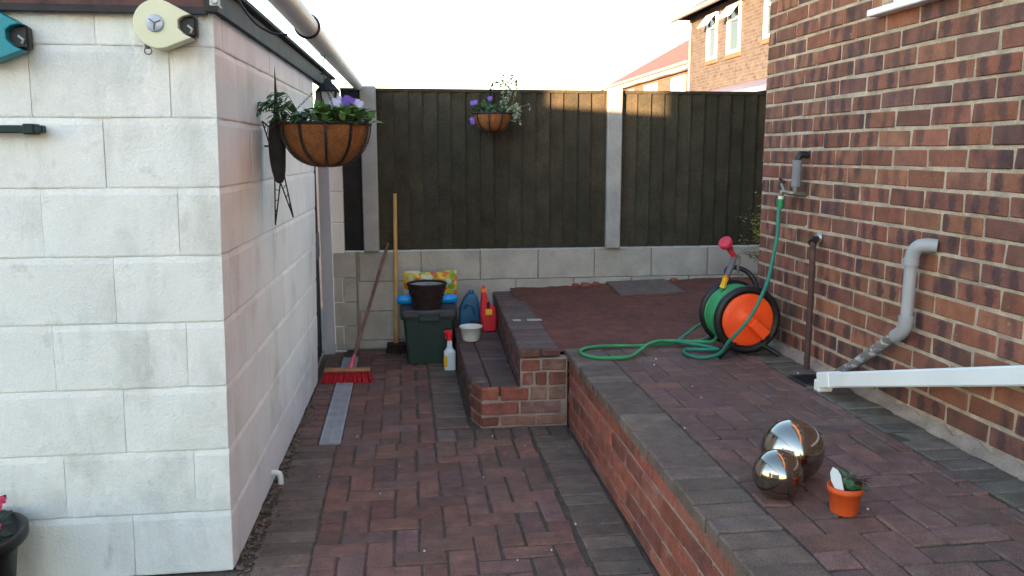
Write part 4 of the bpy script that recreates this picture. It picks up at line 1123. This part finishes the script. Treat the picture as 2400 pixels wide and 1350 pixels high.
MB().lathe([(.005, .004), (.078, .004), (.122, .164), (.118, .167), (.072, .05), (.005, .045)], n=36, cap=False).obj('lining', mat('lining', (.30, .29, .30), .6, .25, 25), wk)
MB().tube([(.133 * math.cos(a), .133 * math.sin(a), .172) for a in [j * 2 * math.pi / n for j in range(n)]], .0095, 8, closed=True).obj('rim', M['wicker'], wk)
bag = thing('compost_bag', 'bright yellow, red and blue plastic compost bag folded behind the wicker planter', 'bag', (.168, 6.07, .391))
random.seed(12)
def pillow(mb, x0, x1, y0, y1, z0, z1, nx=14, nz=8, lump=.012):
    for side in (-1, 1):
        vs = []; fs = []
        for j in range(nz + 1):
            for i in range(nx + 1):
                u, v = i / nx, j / nz; k = (math.sin(math.pi * u) * math.sin(math.pi * v)) ** .4
                x = x0 + (x1 - x0) * u; z = z0 + (z1 - z0) * v + .008 * math.sin(u * 9); y = (y0 + y1) / 2 + side * (y1 - y0) / 2 * k + lump * math.sin(u * 14 + v * 9) * k
                vs.append((x, y, z))
        for j in range(nz):
            for i in range(nx):
                a = j * (nx + 1) + i; q = (a, a + 1, a + nx + 2, a + nx + 1); fs.append(q if side < 0 else q[::-1])
        mb.add(vs, fs, True)
    return mb
pillow(MB(), -.170, .215, -.02, .07, .03, .225, 18, 12, .016).obj('printed_sack', M['bag'], bag)
for (x0, x1) in ((-.225, -.095), (.065, .215)):
    mb = MB().lathe([(.004, 0), (.026, .006), (.034, .03), (.033, (x1 - x0) - .03), (.026, (x1 - x0) - .006), (.004, (x1 - x0))], (x0, -.05, .033), 16, Matrix.Rotation(R(90), 4, 'Y'), cap=True)
    mb.obj('blue_fold', M['bag_blue'], bag)
# ================================================================== THINGS ON THE LOWER STEP
SZ = .2235
bc = thing('blue_canister', 'blue plastic canister with rounded shoulder on the lower step', 'canister', (.468, 5.99, SZ))
prof = [(-.075, 0), (.068, 0), (.074, .03), (.074, .10), (.066, .17), (.058, .215), (.035, .242), (.0, .246), (-.022, .235), (-.05, .195), (-.072, .14), (-.080, .06)]
o = MB().prism(prof, -.05, .05).obj('body', M['blue_can'], bc); m_ = o.modifiers.new('bevel', 'BEVEL'); m_.width = .018; m_.segments = 4; m_.limit_method = 'ANGLE'; m_.angle_limit = R(50)
MB().tube(spline([(-.045, -.052, .14), (-.02, -.066, .175), (.02, -.066, .15), (.03, -.052, .09)], 5), .010, 8).obj('handle', M['blue_can'], bc)
MB().lathe([(.02, 0), (.022, .012), (.018, .022)], (.012, 0, .243), 16).obj('cap', M['blue_can'], bc)
MB().cbox((.0, -.085, .0), (.085, -.056, .055), .012).obj('base_tray', M['dark_green'], bc)
rc = thing('red_bottle', 'red plastic bottle with orange cap and yellow label on the lower step', 'bottle', (.585, 5.79, SZ))
prof = [(-.045, 0), (.050, 0), (.056, .02), (.056, .13), (.045, .175), (.012, .20), (-.008, .245), (-.014, .285), (-.052, .285), (-.052, .24), (-.058, .19), (-.060, .12), (-.050, .05)]
o = MB().prism(prof, -.035, .035).obj('body', M['red_can'], rc); m_ = o.modifiers.new('bevel', 'BEVEL'); m_.width = .014; m_.segments = 4; m_.limit_method = 'ANGLE'; m_.angle_limit = R(50)
MB().lathe([(.023, 0), (.023, .022), (.017, .027)], (-.034, 0, .280), 18).obj('cap', M['orange_cap'], rc)
MB().lathe([(.010, 0), (.007, .022)], (-.034, 0, .307), 12).obj('spout', M['red_nozzle'], rc)
MB().cbox((-.024, -.0375, .125), (.022, -.0345, .165), .001).obj('label', M['yellow'], rc)
MB().cbox((-.016, -.0372, .172), (.006, -.0345, .215), .001).obj('hand_hole_shade', M['bristle_dark'], rc)  # dark pad on the face, painted shade for the handle hole
bo = thing('white_bowl', 'small off-white plastic bowl on the lower step in front of the canister', 'bowl', (.438, 5.515, SZ))
MB().lathe([(.002, 0), (.052, 0), (.058, .012), (.070, .088), (.077, .090), (.077, .100), (.069, .100), (.052, .018), (.002, .014)], n=36, cap=False).obj('bowl', M['white_pot'], bo)
MB().lathe([(.062, .062), (.002, .068)], n=30, cap=False).obj('contents', mat('grit', (.30, .27, .24), .9, .3, 60), bo)
sp_ = thing('spray_bottle', 'white trigger spray bottle with red nozzle standing on the pavers by the box', 'spray bottle', (.300, 5.62, 0))
o = rbox(MB(), .080, .055, .082, .055, .001, .125, r=.016); o = rbox(o, .082, .055, .040, .036, .125, .155, r=.016, cap=False); o = rbox(o, .040, .036, .032, .03, .155, .205, r=.014)
o.obj('body', M['spray_white'], sp_)
MB().lathe([(.018, 0), (.018, .022), (.014, .026)], (0, 0, .205), 16).obj('collar', M['red_nozzle'], sp_)
ease(MB().prism([(-.038, .035), (-.030, .052), (.020, .056), (.024, .040), (.018, .008), (-.012, .008), (-.014, .034)], -.012, .012, Matrix.Translation((-.004, 0, .222))).obj('trigger_head', M['red_nozzle'], sp_))
MB().tube(spline([(-.020, 0, .252), (-.028, 0, .235), (-.024, 0, .215)], 4), .004, 6).obj('trigger', M['red_nozzle'], sp_)
MB().cbox((-.042, -.0295, .025), (-.018, -.0278, .10), .0005).obj('label', M['yellow'], sp_)

# slab on the soil
vs = [Vector(p) for p in ((1.554, 5.86, .458), (2.034, 5.85, .468), (2.00, 6.24, .505), (1.54, 6.25, .492))]
c = sum(vs, Vector()) / 4; mb = MB().add([p - c for p in vs] + [p - c - Vector((0, 0, .04)) for p in vs], [(0, 1, 2, 3), (4, 7, 6, 5), (0, 4, 5, 1), (1, 5, 6, 2), (2, 6, 7, 3), (3, 7, 4, 0)])
sl = ease(mb.obj('paving_slab', M['slab'], None, c)); tag(sl, 'loose grey-brown paving slab lying on the red soil bed', 'slab')

# ================================================================== HOSE REEL, HOSE, SPRAY GUN
RC = Vector((1.783, 4.14, .603)); AX = Vector((.02, 1, -.0)).normalized()
hr = thing('hose_reel', 'garden hose reel with bright orange disc and black rims beside the brick wall', 'hose reel', (RC.x, RC.y + .11, TZ))
HRO = Vector((RC.x, RC.y + .11, TZ))
rot = Matrix.Rotation(R(90), 4, 'X')         # lathe axis z -> -y
def disc(name, prof, y, m, n=48): return MB().lathe(prof, Vector((RC.x, y, RC.z)) - HRO, n, rot, cap=False).obj(name, m, hr)
# local z of the profile points towards the camera
fr_ = disc('front_rim', [(.118, -.022), (.165, -.024), (.178, -.014), (.181, 0), (.178, .014), (.165, .024), (.150, .022), (.146, .010), (.120, .008)], RC.y, M['plastic_black'])
bk_ = disc('back_rim', [(.06, -.012), (.165, -.016), (.178, -.008), (.178, .006), (.165, .014), (.10, .012)], RC.y + .225, M['plastic_black'])
face = disc('orange_disc', [(.138, -.004), (.142, .006), (.138, .016), (.128, .019), (.100, .024), (.050, .029), (.045, .033), (.002, .034)], RC.y, M['orange'])
disc('drum', [(.085, -.22), (.085, -.02)], RC.y, M['plastic_black'])
mb = MB(); k = 0                               # wound hose: touching turns in layers
for lay, rad in enumerate((.100, .118, .136, .152)):
    for q in range(9 - lay // 2):
        yy = RC.y + .036 + (lay % 2) * .010 + q * .0205
        rr = rad + U(-.003, .003); ph = U(0, 6.28)
        mb.tube([Vector((RC.x + (rr + .002 * math.sin(3 * a + ph)) * math.cos(a), yy + .003 * math.sin(a + ph), RC.z + (rr + .002 * math.sin(3 * a + ph)) * math.sin(a))) - HRO for a in [j * math.pi / 20 for j in range(40)]], .0098, 8, closed=True)
mb.obj('wound_hose', M['hose_green'], hr)
# crank handle folded on the disc, three raised spokes
def on_disc(a, r, off): return Vector((RC.x + r * math.cos(R(a)), RC.y - off, RC.z + r * math.sin(R(a)))) - HRO
for a in (98, 215):
    p, q = on_disc(a, .03, .021), on_disc(a, .122, .010); dd = (q - p).normalized(); s_ = Vector((-dd.z, 0, dd.x)) * .016
    MB().add([p - s_, p + s_, q + s_ * 1.5, q - s_ * 1.5, p - s_ - Vector((0, .012, 0)), p + s_ - Vector((0, .012, 0)), q + s_ * 1.3 - Vector((0, .008, 0)), q - s_ * 1.3 - Vector((0, .008, 0))],
             [(0, 1, 2, 3), (4, 7, 6, 5), (0, 4, 5, 1), (1, 5, 6, 2), (2, 6, 7, 3), (3, 7, 4, 0)]).obj('spoke', M['orange'], face)
p, q = on_disc(322, .010, .045), on_disc(318, .115, .048); dd = (q - p).normalized(); s_ = Vector((-dd.z, 0, dd.x))
mb = MB().add([p - s_ * .03, p + s_ * .03, q + s_ * .036, q - s_ * .036] + [v - Vector((0, .020, 0)) for v in (p - s_ * .022, p + s_ * .022, q + s_ * .028, q - s_ * .028)],
              [(0, 1, 2, 3), (4, 7, 6, 5), (0, 4, 5, 1), (1, 5, 6, 2), (2, 6, 7, 3), (3, 7, 4, 0)])
ease(mb.obj('crank', M['orange'], face))
mb = MB().lathe([(.030, 0), (.032, .012), (.024, .022), (.002, .024)], on_disc(0, 0, .028), 24, rot, cap=False); mb.obj('hub', M['orange'], face)
MB().tube([on_disc(316, .118, .045), on_disc(316, .128, .075)], .012, 10).obj('crank_knob', M['plastic_black'], face)
# frame: side bars, feet, carrying handle over the back
for yy in (RC.y - .005, RC.y + .225):
    for sx in (-1, 1):
        f_ = [Vector((RC.x + sx * .06, yy, RC.z - .12)) - HRO, Vector((RC.x + sx * .115, yy - (.02 if yy < RC.y + .1 else -.02), TZ + .045)) - HRO, Vector((RC.x + sx * .165, yy - (.05 if yy < RC.y + .1 else -.03), TZ + .012)) - HRO]
        MB().tube(spline(f_, 5), .0125, 10).obj('foot', M['plastic_black'], hr)
hp = spline([(RC.x - .02, RC.y + .225, RC.z + .165), (RC.x - .03, RC.y + .23, RC.z + .225), (RC.x + .0, RC.y + .225, RC.z + .248), (RC.x + .07, RC.y + .21, RC.z + .228), (RC.x + .105, RC.y + .18, RC.z + .185), (RC.x + .11, RC.y + .14, RC.z + .14)], 6)
MB().tube([p - HRO for p in hp], .014, 10).obj('carrying_handle', M['plastic_black'], hr)

gun = thing('spray_gun', 'red-headed hose spray gun parked upright on top of the reel', 'spray gun', (1.70, 4.27, .80))
GO = Vector((1.70, 4.27, .80))
gp = lambda *a: Vector(a) - GO
hpos = gp(1.697, 4.235, .985); dirh = Vector((-.55, -.35, .55)).normalized()
qrot = dirh.to_track_quat('Z', 'Y').to_matrix().to_4x4()
MB().lathe([(.012, -.05), (.018, -.03), (.020, -.012), (.030, .0), (.036, .012), (.037, .03), (.033, .036), (.026, .034), (.002, .033)], hpos, 28, qrot, cap=False).obj('nozzle_head', M['pink_red'], gun)
MB().tube(spline([gp(1.712, 4.245, .962), gp(1.738, 4.255, .935), gp(1.752, 4.26, .915)], 4), .0145, 12).obj('barrel', M['pink_red'], gun)
MB().tube(spline([gp(1.748, 4.26, .93), gp(1.742, 4.262, .895), gp(1.728, 4.267, .85), gp(1.717, 4.272, .818)], 5), lambda t: .017 - .001 * t, 12).obj('grip', M['gun_grey'], gun)
MB().tube(spline([gp(1.762, 4.255, .935), gp(1.775, 4.25, .90), gp(1.768, 4.255, .865), gp(1.775, 4.26, .835)], 5), .0075, 8).obj('trigger', M['gun_grey'], gun)
MB().tube([gp(1.717, 4.272, .822), gp(1.709, 4.275, .800)], .0145, 14).obj('red_collar', M['orange_cap'], gun)
MB().tube([gp(1.711, 4.274, .806), gp(1.706, 4.276, .788), gp(1.701, 4.277, .770), gp(1.697, 4.278, .752)], lambda t: .0185 if t < .3 or t > .8 else .0155, 14).obj('connector', M['yellow'], gun)

hose = thing('garden_hose', 'green garden hose running from the tap to loops on the terrace', 'hose', (1.7, 4.1, TZ))
GH = Vector((1.7, 4.1, TZ)); hz = TZ + .013
P = [(1.930, 4.13, 1.20), (1.918, 4.12, 1.155), (1.902, 4.085, 1.06), (1.868, 4.04, .965), (1.808, 3.97, .828), (1.726, 3.92, .698), (1.672, 3.925, .612), (1.622, 3.97, .530),
     (1.60, 4.02, .460), (1.56, 4.07, hz + .008), (1.50, 4.10, hz), (1.470, 4.18, hz), (1.50, 4.27, hz), (1.58, 4.25, hz + .004), (1.66, 4.20, hz + .014)]
MB().tube([Vector(p) - GH for p in spline(P, 9)], .0095, 10).obj('supply_hose', M['hose_teal'], hose)
P = [(1.66, 4.20, hz + .014), (1.60, 4.27, hz + .02), (1.50, 4.36, hz + .02), (1.51, 4.43, hz + .012), (1.58, 4.52, hz + .022), (1.65, 4.50, .50), (1.70, 4.42, .55)]
MB().tube([Vector(p) - GH for p in spline(P, 9)], .0095, 10).obj('supply_hose', M['hose_teal'], hose)
P = [(1.69, 4.30, .50), (1.675, 4.32, .45), (1.63, 4.36, hz + .02), (1.52, 4.40, hz + .018), (1.40, 4.41, hz + .02), (1.30, 4.32, hz + .022), (1.235, 4.235, hz + .012), (1.16, 4.155, hz), (1.06, 4.14, hz), (.975, 4.165, hz), (.925, 4.25, hz),
     (.945, 4.345, hz), (1.03, 4.40, hz), (1.14, 4.41, hz), (1.28, 4.395, hz), (1.40, 4.42, hz), (1.55, 4.45, hz), (1.66, 4.45, hz + .01), (1.70, 4.42, hz + .05), (1.69, 4.38, .49)]
MB().tube([Vector(p) - GH for p in spline(P, 9)], .0095, 10).obj('delivery_hose', M['hose_green'], hose)
P = [(1.697, 4.278, .755), (1.688, 4.285, .715), (1.675, 4.285, .66)]
MB().tube([Vector(p) - GH for p in spline(P, 6)], .0095, 10).obj('gun_lead', M['hose_green'], hose)

# ================================================================== PIPES AND TAP ON THE HOUSE WALL
tap = thing('garden_tap', 'outdoor tap on a grey lagged pipe with green hose connector', 'tap', (2.0, 4.085, 1.26))
TPO = Vector((2.0, 4.085, 1.26)); tp = lambda *a: Vector(a) - TPO
MB().tube(spline([tp(2.045, 4.075, 1.455), tp(2.005, 4.078, 1.458), tp(1.990, 4.08, 1.44), tp(1.988, 4.08, 1.41)], 5), .018, 12).obj('elbow', M['plastic_black'], tap)
MB().tube([tp(1.987, 4.08, 1.432), tp(1.986, 4.082, 1.298)], .0235, 16).obj('lagging', M['lagging'], tap)
MB().tube(spline([tp(1.986, 4.082, 1.30), tp(1.986, 4.084, 1.275), tp(1.990, 4.086, 1.262), tp(2.04, 4.087, 1.26)], 5), .015, 12).obj('wall_elbow', M['brass'], tap)
MB().tube(spline([tp(1.985, 4.084, 1.263), tp(1.965, 4.10, 1.265), tp(1.945, 4.122, 1.272), tp(1.935, 4.13, 1.268), tp(1.932, 4.132, 1.245)], 5), .0125, 12).obj('body', M['brass'], tap)
MB().tube([tp(1.945, 4.12, 1.275), tp(1.937, 4.135, 1.300), tp(1.934, 4.14, 1.312)], .009, 10).obj('spindle', M['brass'], tap)
MB().tube([tp(1.94, 4.115, 1.318), tp(1.932, 4.155, 1.335)], .007, 10).obj('handle', M['rust_metal'], tap)
MB().tube([tp(1.932, 4.132, 1.248), tp(1.931, 4.132, 1.230)], .0145, 14).obj('collar', M['white_pot'], tap)
MB().tube([tp(1.931, 4.132, 1.232), tp(1.930, 4.131, 1.212), tp(1.929, 4.13, 1.192), tp(1.928, 4.129, 1.182)], lambda t: .0195 if t < .5 else .0155, 16).obj('hose_connector', M['fit_green'], tap)

bp = thing('standpipe', 'thin brown pipe rising from the paving to a flange on the brick wall', 'pipe', (1.975, 3.84, TZ))
BPO = Vector((1.975, 3.84, TZ)); bq = lambda *a: Vector(a) - BPO
MB().tube(spline([bq(1.975, 3.84, TZ - .01), bq(1.975, 3.84, .7), bq(1.975, 3.845, 1.00), bq(1.977, 3.86, 1.035), bq(1.995, 3.88, 1.047), bq(2.02, 3.893, 1.052)], 6), .0150, 12).obj('pipe', M['brown_pipe'], bp)
MB().lathe([(.004, 0), (.024, 0), (.026, .006), (.018, .014), (.016, .022)], bq(2.038, 3.90, 1.056), 24, Matrix.Rotation(R(-90), 4, 'Y'), cap=True).obj('flange', M['galv'], bp)
MB().tube([bq(1.968, 3.842, 1.035), bq(1.995, 3.875, 1.048)], .0195, 12).obj('elbow', M['black_metal'], bp)

wp = thing('waste_pipe', 'grey plastic waste pipe bending down the brick wall towards the gully', 'pipe', (1.985, 3.06, TZ))
WO = Vector((1.985, 3.06, TZ)); wq_ = lambda *a: Vector(a) - WO
MB().tube(spline([wq_(2.04, 2.985, 1.112), wq_(2.012, 3.005, 1.114), wq_(1.994, 3.025, 1.108), wq_(1.984, 3.045, 1.085), wq_(1.982, 3.055, 1.05)], 6), .027, 18).obj('top_bend', M['grey_pvc'], wp)
MB().tube([wq_(1.982, 3.055, 1.055), wq_(1.981, 3.056, 1.030)], .0305, 18).obj('socket', M['grey_pvc'], wp)
MB().tube([wq_(1.982, 3.055, 1.04), wq_(1.983, 3.06, .80)], .0235, 18).obj('upright', M['grey_pvc'], wp)
MB().tube([wq_(1.983, 3.06, .825), wq_(1.983, 3.06, .800)], .0305, 18).obj('socket', M['grey_pvc'], wp)
MB().tube(spline([wq_(1.983, 3.06, .815), wq_(1.983, 3.062, .785), wq_(1.982, 3.085, .755), wq_(1.980, 3.125, .728)], 6), .0270, 18).obj('lower_bend', M['grey_pvc'], wp)
MB().tube([wq_(1.980, 3.115, .735), wq_(1.972, 3.42, .528), wq_(1.955, 3.62, .405)], .0225, 18).obj('sloping_length', M['grey_pvc_dirty'], wp)

wd = thing('downpipe', 'white square plastic downpipe slanting across in front of the brick wall', 'downpipe', (1.86, 3.52, TZ))
WDO = Vector((1.86, 3.52, TZ))
def sq_tube(mb, a, b, s, mtx=None):
    a, b = Vector(a) - WDO, Vector(b) - WDO; d = (b - a).normalized(); side = d.cross(Vector((0, 0, 1))).normalized(); up = side.cross(d); h = s / 2; c = .006
    sec = [(-h + c, -h), (h - c, -h), (h, -h + c), (h, h - c), (h - c, h), (-h + c, h), (-h, h - c), (-h, -h + c)]
    vs = [p + side * x + up * y for p in (a, b) for x, y in sec]
    return mb.add(vs, [tuple(range(8)), tuple(range(15, 7, -1))] + [(i, 8 + i, 8 + (i + 1) % 8, (i + 1) % 8) for i in range(8)])
PA, PB = Vector((1.872, 3.47, .455)), Vector((1.975, 2.40, .757)); dv = (PB - PA)
sq_tube(MB(), PA + dv * .045, PA + dv * 1.55, .066).obj('pipe', M['white_pvc'], wd)
sq_tube(MB(), PA, PA + dv * .075, .073).obj('shoe', M['white_pvc'], wd)
mb = MB(); MB().cbox(PA - WDO + Vector((-.035, -.02, -.052)), PA - WDO + Vector((.035, .028, .0)), .005).obj('shoe_lip', M['white_pvc'], wd)
e_ = PA + dv * 1.53; sq_tube(MB(), e_ + Vector((0, 0, -.02)), (e_.x, e_.y, 5.1), .067).obj('upright', M['white_pvc'], wd)
gu = thing('gully', 'dark square drain gully in the paving under the end of the white downpipe', 'drain', (1.895, 3.64, TZ))
MB().box((-.063, -.078, .0035), (.063, .078, .0055)).obj('opening', M['plastic_black'], gu)  # black sheet standing in for the shade down the drain hole
for a, b in (((-.071, -.086, .0), (-.063, .086, .007)), ((.063, -.086, .0), (.071, .086, .007)), ((-.063, -.086, .0), (.063, -.078, .007)), ((-.063, .078, .0), (.063, .086, .007))): MB().box(a, b).obj('rim', M['lid_grey'], gu)
for k in range(5): MB().box((-.062, -.066 + k * .03, .006), (.062, -.056 + k * .03, .008)).obj('bar', M['black_metal'], gu)

# ================================================================== MIRROR BALLS AND POT ON THE TERRACE
def ball(label, loc, r):
    n = 64; m_ = 40
    prof = [(max(.0005, r * math.sin(math.pi * k / m_)), -r * math.cos(math.pi * k / m_)) for k in range(m_ + 1)]
    o = MB().lathe(prof, n=n, cap=False).obj('mirror_ball', M['chrome_gold'], None, loc); tag(o, label, 'ball', 'mirror balls on the terrace'); return o
ball('larger bronze mirror ball on the terrace pavers', (1.252, 2.498, TZ + .1005), .1005)
ball('smaller bronze mirror ball in front of the larger one', (1.140, 2.362, TZ + .0765), .0765)
pt = thing('plant_pot', 'small orange plastic plant pot with white plant label on the terrace', 'plant pot', (1.292, 2.232, TZ))
MB().lathe([(.038, 0), (.0395, .004), (.047, .066), (.0505, .067), (.0515, .070), (.0515, .084), (.049, .085), (.046, .078), (.003, .076)], n=40, cap=True).obj('pot', M['pot_orange'], pt)
mb = MB(); d = Vector((-.36, -.02, .93)); s_ = Vector((.85, -.45, .33)).normalized()
pts = [(-.009, 0), (.009, 0), (.012, .03), (.015, .06), (.011, .08), (.0, .092), (-.012, .076), (-.016, .05), (-.012, .02)]
b0 = Vector((-.026, -.025, .068)); nn = d.cross(s_).normalized() * .0006
mb.add([b0 + s_ * x + d * z - nn for x, z in pts] + [b0 + s_ * x + d * z + nn for x, z in pts], [tuple(range(9)), tuple(range(17, 8, -1))] + [(i, 9 + i, 9 + (i + 1) % 9, (i + 1) % 9) for i in range(9)])
mb.obj('plant_label', M['label_white'], pt)
random.seed(31); mb = MB()
for k in range(26):
    a = U(0, 6.28); p = Vector((.026 * math.cos(a) + .008, .026 * math.sin(a), .074)); mb.leaf(p, Vector((U(-.4, .9), U(-.6, .6), U(.4, 1.0))), U(.03, .05), U(.02, .03), bend=.4)
mb.obj('leaves', M['leaf_b'], pt)
mb = MB()
for k in range(16):
    a = U(0, 6.28); p = Vector((.02 * math.cos(a) + .02, .02 * math.sin(a) + .01, .08)); mb.leaf(p, Vector((U(.0, 1), U(-.6, .6), U(.2, 1.0))), U(.03, .05), U(.02, .03), bend=.6)
mb.obj('dead_leaves', M['twig'], pt)

# ================================================================== SHRUB AT THE HOUSE CORNER
random.seed(44)
sh = thing('shrub', 'yellow-green shrub peeping round the far corner of the brick house', 'shrub', (2.62, 5.55, .42))
MB().tube(spline([(0, 0, 0), (.01, 0, .2), (-.01, .0, .62)], 5), lambda t: .018 - .008 * t, 8).obj('trunk', M['twig'], sh)
mb = MB(); tw = MB()
for k in range(80):
    a = U(0, 6.28); el_ = U(-.2, 1.2); L = U(.18, .34)
    base = Vector((0, 0, U(.12, .60))); tip = base + Vector((math.cos(a) * math.cos(el_) * L, math.sin(a) * math.cos(el_) * L, math.sin(el_) * L * .9)); tw.tube([base, tip], .002, 4)
    for q in range(16):
        p = base.lerp(tip, U(.35, 1.02)); mb.leaf(p + Vector((U(-.02, .02), U(-.02, .02), U(-.02, .02))), Vector((U(-1, 1), U(-1, 1), U(-.4, .8))), U(.02, .036), U(.011, .018))
mb.obj('crown', M['leaf_yellow'], sh); tw.obj('twigs', M['twig'], sh)

pts = [nv * -3.6 + tv * 4.0, nv * -2.55 + tv * 4.0]; dn = tv * .22  # unseen wall added to cut the low sun coming through the gap
vs = [pts[0], pts[1], pts[1] + dn, pts[0] + dn]; c = vs[0]
gw = MB().add([p - c for p in vs] + [p - c + Vector((0, 0, 2.72)) for p in vs], [(0, 1, 5, 4), (1, 2, 6, 5), (2, 3, 7, 6), (3, 0, 4, 7), (4, 5, 6, 7)]).obj('blocker_wall', M['render_wall'], None, c)
tag(gw, 'high blocker wall added out of frame to cut the sun between the two house-shaped blockers', 'wall')
